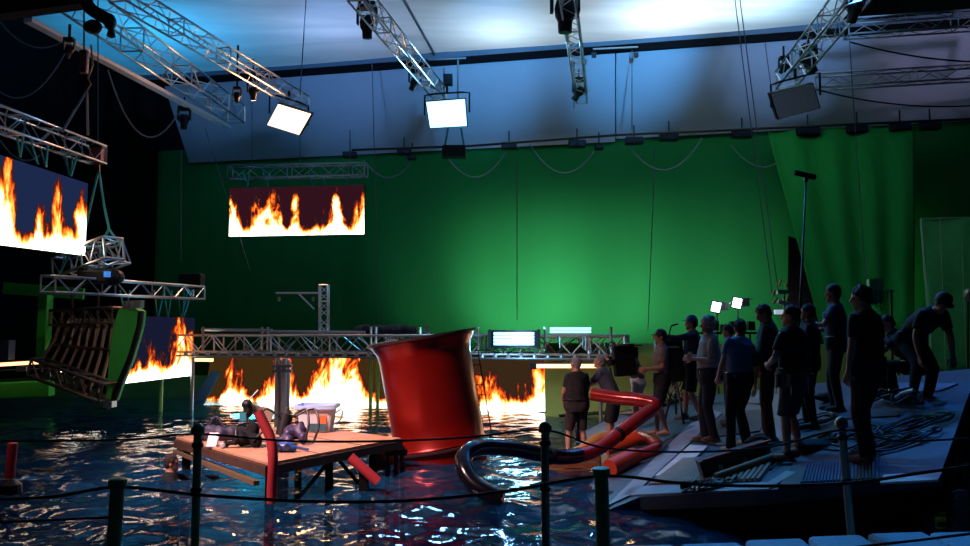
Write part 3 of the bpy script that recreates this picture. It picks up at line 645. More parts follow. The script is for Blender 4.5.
# green frame and low gear at left
t = thing('painted_scaffold', P(43, 375, 20), 'green painted post and beam at the left edge', 'frame')
MB().beam(P(4, 288, 20), P(84, 294, 20.4), .16, .28).build('beam', greenp, t, bevel=.01); MB().beam(P(46, 295, 20), P(43, 362, 20), .3, .22).build('post', greenp, t, bevel=.01)
t = thing('floating_pontoon', P(10, 392, 20.5), 'low dark equipment pontoon under the strip light at the left edge', 'pontoon')
MB().beam(P(-60, 377, 20.6), P(52, 372, 20.9), .8, .2).build('deck', blkm, t); MB().tube([P(-30, 372, 20.3), P(50, 369, 20.6)], .03).build('rail', dalu, t); MB().box(P(22, 369, 20.2), (.26, .1, .12)).build('junction_box', mat('grey_box', (.2, .2, .22), .5), t)
MB().box(P(6, 350, 20.8), (.3, .3, .5)).build('pump', mat('dark_blue_gear', (.02, .04, .08), .5), t)
tag(MB().beam(P(-60, 393, 21.5), P(52, 388, 22.0), .5, .42).build('green_barrier', greenp, bevel=.02), 'low green painted barrier at the water line, left edge', 'barrier')
# ================================================================ sloping deck
deckm = mat('weathered_deck_paint', (.026, .055, .10), .5, nz=.6, nscale=2.2, bump=.3, bscale=12)
deckl = mat('pale_deck_strip', (.22, .27, .34), .5, nz=.35, nscale=5, bump=.2)
deckd = mat('dark_deck_panel', (.012, .014, .022), .6, nz=.4, nscale=3)
deck = thing('sloping_deck', PD(760, 491), 'large tilted dark blue deck rising out of the water on which the crew stands', 'deck')
UZ = Vector((0, 0, 1))
dp = [PD(x, y) for x, y in ((603, 512), (640, 497), (760, 491), (942, 470), (978, 368), (820, 383), (700, 396), (625, 410), (572, 438), (585, 480))]
MB().prism([p-UZ*.16 for p in dp], (0, 0, .16)).build('deck_surface', deckm, deck)
def dpoly(px, h, m, name, t=.02):
    MB().prism([PD(x, y)+UZ*h for x, y in px], (0, 0, t)).build(name, m, deck)
dpoly(((606, 508), (636, 494), (722, 414), (706, 409)), .004, deckl, 'pale_strip')
dpoly(((655, 478), (676, 478), (708, 448), (690, 447)), .024, mat('white_vinyl', (.6, .62, .7), .5, nz=.4), 'pale_panel', .01)
dpoly(((622, 497), (768, 491), (776, 484), (632, 488)), .004, deckl, 'pale_strip')
dpoly(((762, 488), (773, 488), (796, 474), (786, 473)), .005, deckl, 'pale_strip')
dpoly(((880, 485), (938, 482), (942, 474), (884, 477)), .004, mat('pale_edge_strip', (.5, .55, .6), .5, nz=.3), 'pale_strip')
dpoly(((846, 420), (900, 417), (895, 404), (850, 406)), .004, deckd, 'dark_panel')
dpoly(((778, 489), (878, 484), (880, 440), (830, 430), (796, 462)), .004, deckd, 'dark_panel')
dpoly(((700, 440), (760, 432), (770, 410), (728, 413)), .004, deckd, 'dark_panel')
dpoly(((860, 395), (940, 392), (958, 385), (880, 384)), .004, mat('blue_deck_panel', (.12, .2, .36), .5, nz=.4), 'blue_panel')
# ribbed gratings
def grating(px4, n, m, w=.35):
    a, b, c, d_ = [PD(x, y) for x, y in px4]; mb = MB()
    for i in range(n):
        u = (i+.5)/n; mb.beam(a.lerp(b, u)+UZ*.03, d_.lerp(c, u)+UZ*.03, (a-b).length/n*.5, .03)
    mb.prism([a+UZ*.004, b+UZ*.004, c+UZ*.004, d_+UZ*.004], (0, 0, .01)); return mb.build('ribbed_grating', m, deck)
grat = mat('tan_grating', (.34, .22, .15), .5, nz=.3)
grating(((648, 487), (700, 484), (724, 459), (683, 461)), 16, grat)
grating(((700, 484), (760, 482), (772, 466), (724, 459)), 12, grat)
grating(((800, 486), (876, 482), (874, 462), (806, 466)), 22, mat('dark_grating', (.06, .07, .1), .5))
# underside: edge skirt, cross beams and legs
e = [dp[0], dp[1], dp[2], dp[3]]
for a, b in zip(e[:-1], e[1:]):
    MB().beam(a-UZ*.27, b-UZ*.27, .12, .22).build('edge_beam', blkm, deck)
MB().beam(dp[3]-UZ*.27, dp[4]-UZ*.27, .12, .22).build('edge_beam', blkm, deck)
low = [Vector((p.x, p.y+.5, .12)) for p in (PD(690, 494), PD(938, 470))]
MB().beam(low[0], low[1]-UZ*.0, .12, .12).build('lower_beam', mat('dark_grey_steel', (.05, .06, .08), .5), deck)
for x, y in ((700, 490), (770, 488), (850, 478), (930, 468), (955, 420), (965, 390), (800, 440), (740, 440), (880, 430)):
    p = PD(x, y, -.16); p.y += .12
    MB().beam(Vector((p.x, p.y, -1.65)), p, .12, .12).build('leg', mat('dark_grey_steel', (.05, .06, .08), .5), deck)
# dark cloth skirt hanging under the front edge of the deck
mb = MB(); pts = []
for a, b in ((PD(700, 493), dp[2]), (dp[2], dp[3])):
    for k in range(20): pts.append(a.lerp(b, k/20))
pts.append(dp[3])
for i, p in enumerate(pts):
    f = .03*math.sin(i*1.7); q = Vector((p.x, p.y+.45+f, 0)); mb.v += [Vector((q.x, q.y, p.z-.2)), Vector((q.x, q.y, -.3))]
mb.f = [(2*i, 2*i+2, 2*i+3, 2*i+1) for i in range(len(pts)-1)]
mb.build('skirt', blkm, deck, smooth=True)

# ================================================================ lime wall behind the crew
lime = mat('lime_green_wall', (.36, .48, .11), .7, nz=.2, nscale=1.5)
struct(MB().prism([(1.55, 20.75, -.3), (11.0, 19.0, -.3), (11.0, 19.0, 1.86), (1.55, 20.75, 1.86)], (0, .15, 0)).build('wall_low', lime))
tag(MB().tube(spline([PZ(560, 420, 0)+UZ*.1, PZ(595, 418, 0)+UZ*.12, P(640, 412, 17.0), P(680, 400, 17.2), P(705, 398, 17.2)], 4), .045).build('hose', rub), 'black hose lying along the foot of the lime wall', 'hose')

# ================================================================ drapes at right
def drape(name, quad, label, folds, amp, m, cat='curtain'):
    mb = MB(); A, B = 48, 12; tl, tr, br, bl = quad; n = (tr-tl).cross(bl-tl).normalized()
    for i in range(A+1):
        for k in range(B+1):
            u, v = i/A, k/B; p = tl.lerp(tr, u).lerp(bl.lerp(br, u), v)
            mb.v.append(p+n*amp*(math.sin(u*folds*2*PI+v*1.5)+.4*math.sin(u*folds*5+v*7)))
    for i in range(A):
        for k in range(B): a = i*(B+1)+k; mb.f.append((a, a+1, a+B+2, a+B+1))
    o = mb.build(name, m, smooth=True); so = o.modifiers.new('t', 'SOLIDIFY'); so.thickness = .02
    return tag(o, label, cat)
drape('green_drape', [P(768, 132, 26.4), P(915, 126, 25.2), P(915, 330, 21.5), P(828, 355, 21.5)], 'green drape pulled diagonally aside right of the black gap', 4, .05, drape_g)
tag(MB().prism([P(789, 236, 24.8), P(799, 240, 24.8), P(842, 352, 24.6), P(788, 356, 24.6)], (0, .06, 0)).build('doorway_gap', blkm), 'tall black triangular opening beside the pulled drape', 'opening')
fr = thing('framed_green_cloth', P(945, 330, 18.5), 'tall pale-edged frame of green cloth leaning at the right edge', 'frame')
q = [P(921, 219, 18.8), P(1010, 217, 18.6), P(1018, 372, 18.2), P(933, 372, 18.2)]
mb = MB(); A, B = 30, 24
for i in range(A+1):
    for k in range(B+1):
        u, v = i/A, k/B; p = q[0].lerp(q[1], u).lerp(q[3].lerp(q[2], u), v)
        p = p+Vector((0, .035*math.sin(u*9+v*3)*math.cos(v*6)+.03*noise.noise(p*2.2), 0)); mb.v.append(p)
for i in range(A):
    for k in range(B): a = i*(B+1)+k; mb.f.append((a, a+1, a+B+2, a+B+1))
o = mb.build('cloth', mat('pale_green_cloth', (.05, .34, .13), .8, nz=.2), fr, smooth=True); so = o.modifiers.new('t', 'SOLIDIFY'); so.thickness = .015
for a, b in ((0, 1), (1, 2), (2, 3), (3, 0)): MB().tube([q[a], q[b]], .03).build('frame_tube', mat('green_grey_tube', (.12, .3, .18), .5), fr)
for x in (940, 961): MB().tube([P(x, 219, 18.7), P(x+6, 372, 18.15)], .012).build('seam_batten', mat('green_grey_tube', (.12, .3, .18), .5), fr)

# ================================================================ foreground stanchions and ropes
def post(px, py, Y, label, lean=(0, 0), m=dgreen, ball=True):
    top = P(px, py, Y); base = Vector((top.x+lean[0], Y+lean[1], .45)); d = (top-base)
    t = thing('rope_post', base, label, 'post', 'rope posts along the tank edge')
    MB().tube([base, top-d*.05], .032 if Y > 5 else .036, 14).build('tube', m, t, smooth='auto')
    M = d.to_track_quat('Z', 'Y').to_matrix()
    if ball:
        MB().lathe(top-d*.06, [(.036, 0), (.052, .01), (.052, .05), (.03, .08), (.006, .09)], 14, M).build('cap', m, t, smooth='auto')
        MB().lathe(top-d*.16, [(.034, 0), (.045, .01), (.045, .035), (.034, .045)], 14, M).build('collar', blk, t)
    else: MB().lathe(top-d*.05, [(.036, 0), (.047, .004), (.047, .045), (.036, .05)], 14, M).build('cap', m, t, smooth='auto')
    MB().lathe(top-d*.5, [(.034, 0), (.043, .01), (.043, .03), (.034, .04)], 14, M).build('collar', blk, t)
    MB().lathe(base, [(.11, 0), (.11, .012), (.05, .02), (.04, .06)], 16).build('base_plate', m, t, smooth='auto')
    return t
YA, YB = 6.28, 4.2
post(198, 427, YA, 'green rope post left of the raft, in front of the bags')
post(545, 425, YA, 'green rope post in front of the hose loop, with a dark cap', (0, 0), mat('green_chrome_post', (.05, .14, .10), .3, .4))
post(841, 420, 6.6, 'slightly leaning pale metal rope post in front of the deck', (.06, 0), mat('dull_brass_post', (.22, .22, .17), .4, .5))
post(118, 478, YB, 'nearest green rope post at lower left', (-.03, 0), ball=False)
post(601, 467, YB, 'near green rope post at the corner of the deck', (.02, 0), ball=False)
rope_m = mat('black_rope', (.012, .012, .016), .8, bump=.4, bscale=200)
def rope(pts, label, r=.009):
    tag(MB().tube(spline([P(*p) for p in pts], 5), r, 6).build('barrier_rope', rope_m, smooth=True), label, 'rope')
rope([(-30, 441, YA), (60, 441, YA), (140, 439, YA), (198, 434, YA), (290, 441, YA), (390, 441, YA), (470, 437, YA), (545, 430, YA), (600, 447, YA+.1), (680, 452, YA+.15), (770, 447, YA+.2), (841, 430, 6.55), (900, 441, 6.6), (1000, 436, 6.6)], 'black upper rope strung between the farther posts')
rope([(-30, 500, YB), (50, 497, YB), (118, 487, YB), (200, 495, YB), (300, 501, YB), (400, 501, YB), (500, 492, YB), (601, 476, YB), (680, 483, YB+.1), (760, 486, YB+.1), (850, 483, YB+.1), (920, 473, YB+.1), (1000, 462, YB+.1)], 'black upper rope strung between the two nearest posts')
rope([(-30, 524, YB), (50, 520, YB), (118, 517, YB)], 'black lower rope left of the nearest post', .007)
rope([(780, 560, YB), (850, 548, YB), (920, 540, YB), (1000, 530, YB)], 'black lower rope over the pale slabs', .007)
# pale slabs in the foreground
slabm = fabric('pale_blue_tarpaulin', (.20, .50, .72), (.30, .62, .85), 26, bump=.6, rough=.6)
edges = [(606, 676, 543.5), (676, 741, 541.5), (741, 804, 537.5), (804, 863, 534), (863, 925, 531), (925, 1010, 530)]
for i, (a, b, y) in enumerate(edges):
    zt = .62; A = PZ(a+3, y+1.5, zt); B = PZ(b-2, y-.5, zt); mb = MB()
    A2 = Vector((A.x-.12, 4.6, zt-.03)); B2 = Vector((B.x-.12, 4.6, zt-.03))
    mb.prism([A-UZ*.16, B-UZ*.16, B2-UZ*.16, A2-UZ*.16], (0, 0, .16))
    tag(mb.build('covered_slab', slabm, bevel=.035), 'pale blue textured slab along the bottom right, ' + ('leftmost, cut low by the frame', 'second from the left', 'third, left of the pale post foot', 'right of the pale post foot', 'second from the right', 'at the right edge')[i], 'slab', 'pale slabs along the tank edge')

# ================================================================ raft table
raft = thing('wooden_raft_table', Vector((-3.1, 12.3, -1.65)), 'pale plywood raft table with dark legs standing in the water', 'table')
ZR = .5
F, Lc, Bc, Rc = PZ(268, 463, ZR), PZ(176, 437, ZR), PZ(300, 425, ZR), PZ(401, 438, ZR)
MB().prism([F, Rc, Bc, Lc], (0, 0, -.03)).build('tabletop', wood, raft)
for a, b in ((F, Rc), (F, Lc), (Lc, Bc), (Rc, Bc)):
    MB().beam(a-UZ*.10, b-UZ*.10, .07, .12).build('apron', dwood, raft)
for u in (.33, .66): MB().tube([F.lerp(Rc, u)-UZ*.004+UZ*.006, Lc.lerp(Bc, u)+UZ*.002], .006, 4).build('seam', dwood, raft)
MB().beam(F.lerp(Lc, .1)-UZ*.3, Lc-UZ*.22, .08, .06).build('side_rail', mat('pale_timber', (.12, .08, .045), .6), raft)
ctr = (F+Lc+Bc+Rc)/4
for p in (F.lerp(ctr, .1), Lc.lerp(ctr, .1), Rc.lerp(ctr, .25), Bc.lerp(ctr, .1), F.lerp(Rc, .45).lerp(ctr, .1)):
    MB().beam(Vector((p.x, p.y, -1.65)), p-UZ*.06, .1, .1).build('leg', blkm, raft)
pg = P(352, 470, 11.6)
for s_ in (-1, 1): MB().beam(F.lerp(Rc, .5).lerp(ctr, .12)-UZ*.5+Vector((s_*.5, .1, -.2)), F.lerp(Rc, .5).lerp(ctr, .12)-UZ*.1, .05, .05).build('brace', blkm, raft)
def noodle(pts, r, label, m=None):
    tag(MB().tube(spline(pts, 5), r, 12).build('foam_noodle', m or mat('red_foam', (.42, .02, .03), .7), smooth='auto'), label, 'pool noodle')
fx_ = P(268, 463, 9.9)
noodle([P(258, 412, 10.0), P(264, 424, 9.98), P(271, 440, 9.95), P(273, 462, 9.9), P(272, 490, 9.9), P(272, 503, 9.9)], .062, 'tall red foam tube standing against the front corner of the raft')
noodle([P(350, 457, 10.9), P(378, 482, 10.9)], .07, 'short red foam tube slanting over the water right of the raft')
noodle([P(13, 443, 9.8), P(11, 462, 9.8), P(10, 478, 9.8)], .055, 'short red foam tube upright in the water at the left edge')
tag(MB().beam(Vector((P(364, 472, 11).x, 11, -1.6)), P(364, 470, 11), .12, .12).build('post_stub', blkm), 'black stub of a post under the short slanting foam tube', 'post')
tag(MB().lathe(P(10, 486, 9.8)-UZ*.12, [(.02, 0), (.14, .04), (.13, .14), (.05, .2)], 14).build('float_base', blk), 'dark float at the foot of the red tube at the left edge', 'float')
def RT(px, py): return PZ(px, py, ZR)
# gear on the raft
def blob(cs, vox, m, name, label, cat, wr=.02, seed=0, group=None):
    mb = MB()
    for c, r in cs: mb.ell(c, r)
    return tag(remesh(mb, vox, 2, wr, 9, seed).build(name, m, smooth=True), label, cat, group)
c = RT(214, 440)
t = thing('gear_bag', c, 'dark purple-grey gear bag with a carry handle on the raft', 'bag')
remesh(MB().ell(c+Vector((0, 0, .1)), (.28, .18, .11)).ell(c+Vector((.2, .05, .1)), (.16, .15, .1)).ell(c+Vector((-.2, 0, .08)), (.12, .14, .08)), .02, 2, .03).build('body', mat('purple_grey_nylon', (.035, .03, .07), .6), t, smooth=True)
MB().tube(spline([c+Vector((-.1, 0, .18)), c+Vector((.02, 0, .36)), c+Vector((.16, 0, .18))], 5), .016).build('handle', mat('purple_grey_nylon', (.035, .03, .07), .6), t)
tag(MB().box(RT(214, 446)+Vector((0, -.05, .09)), (.16, .05, .24), Matrix.Rotation(R(-35), 3, 'X')).build('white_pouch', mat('white_vinyl', (.6, .62, .7), .5, nz=.4), bevel=.02), 'white pouch leaning in front of the dark gear bag', 'pouch')
c = RT(232, 438); blob([(c+UZ*.09, (.22, .16, .11)), (c+Vector((.1, 0, .1)), (.14, .12, .1))], .02, mat('black_cloth', (.012, .014, .022), .9), 'cloth_heap', 'dark heap of cloth between the gear bag and the diving vest', 'cloth')
# diving vest left (tall pile)
c = RT(245, 447)
t = thing('diving_vest', c, 'black diving vest with hoses piled on the left half of the raft', 'diving gear')
remesh(MB().ell(c+Vector((0, 0, .12)), (.17, .15, .09)).ell(c+Vector((.1, .06, .22)), (.08, .09, .17)).ell(c+Vector((-.2, -.08, .06)), (.13, .07, .05)).ell(c+Vector((.17, -.04, .09)), (.07, .08, .1)).ell(c+Vector((-.03, -.05, .16)), (.06, .06, .09)), .02, 2, .035).build('vest', mat('black_nylon', (.004, .005, .007), .85, spec=.2), t, smooth=True)
MB().tube(spline([c+Vector((.1, .1, .36)), c+Vector((.26, 0, .44)), c+Vector((.28, -.1, .25)), c+Vector((.15, -.15, .1))], 6), .018).build('hose', rub, t, smooth=True)
MB().tube(spline([c+Vector((.06, .1, .34)), c+Vector((-.12, 0, .3)), c+Vector((-.08, -.15, .12))], 6), .016).build('hose', rub, t, smooth=True)
MB().lathe(c+Vector((-.28, -.12, .02)), [(.01, 0), (.05, .01), (.05, .05), (.02, .06)], 12).build('mouthpiece', mat('pale_plastic', (.5, .5, .55), .4), t)
# fin / board behind
c = P(247, 421, 11.9)
t = thing('dive_light_rig', RT(247, 434), 'black lamp head with a pale diagonal board above the diving vest', 'lamp')
remesh(MB().ell(P(248, 410, 12.2), (.075, .08, .13)).ell(P(247, 404, 12.2), (.08, .1, .08)), .015, 2, .01).build('head', blk, t, smooth=True)
MB().tube([RT(247, 432), P(248, 412, 12.2)], .02).build('stand', blk, t)
MB().beam(P(250, 408, 12.3), P(272, 417, 12.5), .06, .15).build('board', mat('pale_board', (.5, .4, .3), .6), t)
MB().tube([P(247, 402, 12.2), P(258, 390, 12.3)], .01).build('antenna', mat('pale_plastic', (.5, .5, .55), .4), t)
MB().box(P(243, 417, 12.1), (.1, .05, .12)).build('tag', mat('cyan_tag', (.03, .2, .25), .4), t)
# second diving set
c = RT(285, 444)
t = thing('scuba_set', c, 'purple and black scuba set with tank and hoses at the middle of the raft', 'diving gear')
remesh(MB().ell(c+Vector((.08, .05, .16)), (.2, .16, .12)).ell(c+Vector((.22, .08, .2)), (.11, .1, .12)).ell(c+Vector((.02, -.12, .08)), (.16, .1, .07)).ell(c+Vector((.3, -.06, .1)), (.08, .08, .09)), .02, 2, .045, 8, 5).build('vest', mat('purple_nylon', (.035, .025, .07), .5), t, smooth=True)
MB().tube([c+Vector((-.06, .05, .12)), c+Vector((.0, .1, .44))], [.1, .095], 14).build('tank', blk, t, smooth='auto')
MB().lathe(c+Vector((.0, .1, .44)), [(.09, 0), (.04, .05), (.025, .09)], 12).build('valve', blk, t)
for dx, s_ in ((-.3, 1), (.42, -1), (.3, -1)):
    MB().tube(spline([c+Vector((dx*.3, 0, .4)), c+Vector((dx, 0, .52)), c+Vector((dx*1.25, -.12, .3)), c+Vector((dx*1.1, -.2, .04))], 6), .018).build('hose', rub, t, smooth=True)
MB().ell(c+Vector((-.27, -.1, .26)), (.07, .06, .07)).build('gauge', mat('pale_plastic', (.5, .5, .55), .4), t, smooth=True)
c = RT(284, 452)
t = thing('diving_mask', c, 'blue diving mask and snorkel lying at the front of the raft', 'mask')
remesh(MB().ell(c+Vector((0, 0, .07)), (.15, .09, .07)).ell(c+Vector((.1, 0, .05)), (.09, .08, .05)), .015, 2, .01).build('frame', mat('blue_rubber', (.02, .06, .28), .4), t, smooth=True)
MB().tube([c+Vector((.02, 0, .1)), c+Vector((.34, .02, .03))], .018).build('snorkel', mat('blue_rubber', (.02, .06, .28), .4), t)
for x in (-.06, .06): MB().lathe(c+Vector((x, -.09, .08)), [(.045, 0), (.045, .01)], 10, Matrix.Rotation(R(90), 3, 'X')).build('lens', mat('dark_lens', (.02, .03, .05), .1), t)
# plastic tub
c = RT(317, 431)
t = thing('plastic_tub', c, 'white plastic storage tub with a blue rim standing on the raft', 'tub')
MB().loft([[c+Vector((x*a, y*b, z)) for x, y in ((-1, -1), (-.8, -1.15), (.8, -1.15), (1, -1), (1, 1), (.8, 1.15), (-.8, 1.15), (-1, 1))] for a, b, z in ((.24, .18, 0), (.29, .22, .40), (.27, .20, .40), (.22, .16, .03))]).build('body', mat('milky_plastic', (.50, .50, .56), .35), t, smooth='auto')
MB().loft([[c+Vector((x*a, y*b, z)) for x, y in ((-1, -1), (-.8, -1.15), (.8, -1.15), (1, -1), (1, 1), (.8, 1.15), (-.8, 1.15), (-1, 1))] for a, b, z in ((.30, .23, .38), (.34, .27, .39), (.34, .27, .45), (.29, .22, .45), (.28, .21, .39))]).build('rim', mat('pale_blue_plastic', (.35, .5, .8), .35), t, smooth='auto')
MB().box(c+Vector((.13, -.235, .22)), (.14, .03, .14)).build('label', mat('orange_label', (.7, .12, .03), .5), t)
MB().box(c+Vector((.05, -.235, .09)), (.3, .03, .12)).build('stripe', mat('dark_teal', (.02, .08, .1), .5), t)
MB().tube(spline([c+Vector((.3, 0, .3)), c+Vector((.42, 0, .36)), c+Vector((.4, 0, .2)), c+Vector((.3, 0, .12))], 4), .012).build('handle', mat('pale_plastic', (.5, .5, .55), .4), t)

# ================================================================ funnel
c0 = P(440, 446, 14.2); c1 = P(422, 338, 14.2)
ax = (c1-c0).normalized(); M = ax.to_track_quat('Z', 'Y').to_matrix(); H_ = (c1-c0).length
t = thing('ship_funnel', Vector((c0.x, c0.y, -1.6)), 'big glossy red ship funnel leaning left and standing in the water', 'funnel')
prof = [(.80, -1.75), (.80, 0), (.80, .02), (.825, .05), (.80, .08), (.79, .5), (.80, 1.0), (.81, H_*.82), (.83, H_*.9), (.90, H_*.96), (.92, H_*.985), (.92, H_), (.86, H_), (.76, H_*.93), (.74, .3)]
MB().lathe(c0, prof, 72, M, cap=True).build('shell', red, t, smooth='auto')
MB().lathe(c0, [(.93, H_*.985), (.98, H_*.99), (.98, H_*1.012), (.90, H_*1.012)], 72, M).build('rim', mat('dark_rim', (.03, .015, .02), .35, .3), t, smooth='auto')
for k in range(5):
    an = R(-60+k*9); p = c0+M @ Vector((.93*math.cos(an), .93*math.sin(an), H_*1.02)); MB().box(p, (.12, .05, .02), M @ Matrix.Rotation(an+PI/2, 3, 'Z')).build('rim_plate', alu, t)
MB().lathe(c0+ax*.0, [(.83, -.02), (.87, -.01), (.87, .02), (.83, .03)], 64, M).build('lower_band', mat('dark_rim', (.03, .015, .02), .35, .3), t, smooth='auto')
lp = thing('wire_ladder', P(488, 440, 14.6), 'thin dark rope ladder hanging down the right side of the red funnel', 'ladder')
a0, a1 = P(474, 350, 14.8), P(489, 441, 14.5)
for s_ in (-.07, .07): MB().tube([a0+Vector((s_, 0, 0)), a1+Vector((s_, 0, 0))], .011, 5).build('side_rope', rub, lp)
for k in range(9): p = a0.lerp(a1, (k+.5)/9); MB().tube([p-Vector((.07, 0, 0)), p+Vector((.07, 0, 0))], .01, 5).build('rung', rub, lp)
c = P(395, 462, 13.0)
t = thing('funnel_prop_rig', Vector((c.x, 13, -1.6)), 'dark red pipe rig sticking out of the water below the funnel', 'rig')
for dx in (-.14, .02, .14): MB().tube([Vector((c.x+dx, 13, -1.6)), Vector((c.x+dx*.8, 13, .22+abs(dx)))], .04, 8).build('pipe', mat('dark_red_pipe', (.14, .02, .02), .4), t)
MB().box(Vector((c.x+.02, 13, .25)), (.36, .16, .1)).build('bracket', blk, t, bevel=.02)
c = PZ(383, 462, .02); blob([(c+UZ*.05, (.17, .14, .2)), (c+Vector((.04, 0, .17)), (.1, .1, .1))], .02, mat('olive_foam', (.16, .11, .03), .8), 'mossy_float', 'olive brown float in the water left of the pipe rig', 'float')

# ================================================================ hoses by the crew
hp = [(503, 499, 10.2), (488, 493, 10.25), (474, 484, 10.35), (465, 470, 10.5), (464, 457, 10.7), (473, 449, 10.9), (490, 447, 11.2), (515, 449, 11.5), (540, 454, 11.8), (563, 457, 12.1), (588, 453, 12.4), (607, 443, 12.7), (622, 431, 12.9), (638, 419, 13.1), (652, 409, 13.3)]
pts = spline([P(*p) for p in hp], 6); k = 58
t = thing('bent_hose', P(600, 448, 12.6), 'thick glossy bent hose, black loop at left turning red towards the crew', 'hose')
MB().tube(pts[:k+1], .115, 20).build('black_section', mat('black_vinyl', (.006, .005, .010), .2, nz=.2), t, smooth='auto')
redv = mat('red_vinyl', (.34, .018, .014), .2, .2, nz=.15)
MB().tube(pts[k:], .11, 20).build('red_section', redv, t, smooth='auto')
pts2 = spline([P(*p) for p in ((649, 411, 13.3), (655, 404, 13.35), (640, 400, 13.5), (618, 398, 13.7), (592, 394, 13.9))], 6)
MB().tube(pts2, .115, 20).build('red_section', redv, t, smooth='auto')
for kk in (50, 70): MB().tube([pts[kk], pts[kk+1]], .125, 20).build('joint_band', blk, t)
t = thing('orange_hose', PD(640, 452), 'orange-red hose curled on the deck edge beside the bent hose', 'hose')
orm = mat('orange_vinyl', (.50, .05, .012), .35, nz=.15)
def pdl(l): return [PD(x, y, h) for x, y, h in l]
MB().tube(spline(pdl([(624, 438, .12), (637, 436, .12), (650, 439, .12), (658, 446, .12), (648, 452, .12), (636, 456, .12)]), 6), .09, 16).build('curl', redv, t, smooth='auto')
MB().tube(pdl([(610, 468, .13), (634, 456, .13)]), .13, 20).build('cut_end', orm, t, smooth='auto')
MB().tube(pdl([(606, 449, .13), (638, 437, .15)]), .12, 16).build('sleeve', mat('orange_vinyl', (.50, .05, .012)), t, smooth='auto')
tag(MB().tube(spline([PZ(567, 455, .12), PZ(580, 451, .2), P(596, 440, 13.6), P(607, 437, 13.7)], 5), .09, 14).build('tan_duct', mat('tan_duct', (.42, .20, .05), .6, bump=.4, bscale=40), smooth='auto'), 'tan ribbed duct beside the wading man, resting by the hose', 'duct')
tag(MB().tube([PZ(580, 441, -.1), P(578, 412, 15.4)], .09, 12).build('red_pipe', redv, smooth='auto'), 'short upright red pipe between the legs of the wading man', 'pipe')
c = PZ(572, 478, -.15)
t = thing('sunken_crate', c, 'brown slatted crate half sunk below the bent hose', 'crate')
cr = mat('wet_brown_wood', (.20, .07, .03), .35, nz=.4, nscale=10)
for k in range(4): MB().beam(c+Vector((-.42, -.2+k*.0, .03+k*.10)), c+Vector((.42, -.2, .03+k*.10)), .03, .08).build('slat', cr, t)
for k in range(5): MB().beam(c+Vector((-.42, -.16+k*.14, .38)), c+Vector((.42, -.16+k*.14, .38)), .1, .025).build('slat', cr, t)
for sx in (-.42, .42): MB().beam(c+Vector((sx, -.2, .2)), c+Vector((sx, .5, .2)), .03, .36).build('end_panel', cr, t)

# ================================================================ things lying on the deck
a, b = PD(700, 470, .12), PD(768, 450, .12)
t = thing('equipment_case', PD(700, 473), 'long black equipment case with a red top edge lying on the deck', 'case')
MB().beam(a, b, .26, .24).build('body', mat('black_case', (.02, .012, .012), .5), t, bevel=.01)
MB().beam(a+UZ*.13+Vector((-.0, -.10, 0)), b+UZ*.13+Vector((0, -.10, 0)), .05, .025).build('trim', mat('red_trim', (.6, .04, .05), .4), t)
for u in (.15, .5, .85): MB().box(a.lerp(b, u)+Vector((.09, -.14, .02)), (.05, .03, .06)).build('latch', dalu, t)
a, b = PD(716, 478, .06), PD(788, 453, .06)
tag(MB().tube([a, b], .06, 10).build('timber_pole', mat('round_timber', (.30, .13, .06), .6, nz=.4), smooth='auto'), 'brown timber pole lying beside the black equipment case', 'pole')
def coil(px, py, rx, ry, n, label, r=.013, m=rub, seed=1):
    c = PD(px, py, .03); rng = random.Random(seed); pts = []
    for i in range(n*14):
        an = i*2*PI/14; k = 1+.22*math.sin(an*.37+seed)+rng.uniform(-.03, .03)
        x, y = c.x+rx*k*math.cos(an)+.1*math.sin(i*.05), c.y+ry*k*math.sin(an)+.1*math.cos(i*.07)
        pts.append(Vector((x, y, deckz(x, y)+.028+.035*rng.random()+.001*i/14)))
    tag(MB().tube(spline(pts, 2), r, 5).build('cable_coil', m, smooth=True), label, 'cable')
coil(902, 428, .40, .2, 7, 'large black cable coil on the blue deck right of the tall man', seed=2)
coil(890, 444, .36, .16, 7, 'black cable coil nearest the pale front edge strip of the deck', seed=3)
coil(806, 424, .3, .2, 5, 'tangled dark cable on the deck behind the man in patterned shorts', seed=5)
coil(843, 436, .25, .2, 5, 'tangled dark cable left of the tall man\'s feet', seed=7)
coil(662, 404, .3, .3, 5, 'black cable coil at the back of the deck near the barefoot man', seed=8)
coil(707, 487, .2, .1, 6, 'short tangle of cable at the front lip of the deck', seed=9)
for i, (l, lb) in enumerate((([(672, 400), (700, 404), (730, 402), (760, 404)], 'loose black cable running along the back of the deck'), ([(770, 470), (800, 446), (840, 450), (880, 436), (936, 430)], 'loose black cable winding across the right of the deck'), ([(690, 440), (745, 447), (800, 440), (850, 448)], 'loose black cable crossing behind the equipment case'))):
    tag(MB().tube(spline([PD(x, y, .035) for x, y in l], 6), .014, 5).build('loose_cable', rub, smooth=True), lb, 'cable')
t = thing('clamp_pile', PD(705, 485), 'small pile of black clamps at the front edge of the deck', 'clamps')
for i in range(8):
    p = PD(684+i*5, 486-(i % 3)*2, .05); MB().box(p, (.09, .05, .07), Matrix.Rotation(i*.8, 3, 'Z') @ Matrix.Rotation(i*.5, 3, 'X')).build('clamp', blk, t, bevel=.01)
for k, (x, y, lb) in enumerate(((760, 447, 'dark sandbag behind the black equipment case'), (812, 452, 'dark sandbag left of the tall man, on the deck'), (826, 402, 'dark sandbag by the feet of the boom holder'))):
    c = PD(x, y); blob([(c+UZ*.07, (.22, .14, .08)), (c+Vector((.14, .03, .07)), (.12, .12, .08))], .025, mat('black_canvas', (.015, .017, .025), .85), 'sandbag', lb, 'sandbag', seed=k)
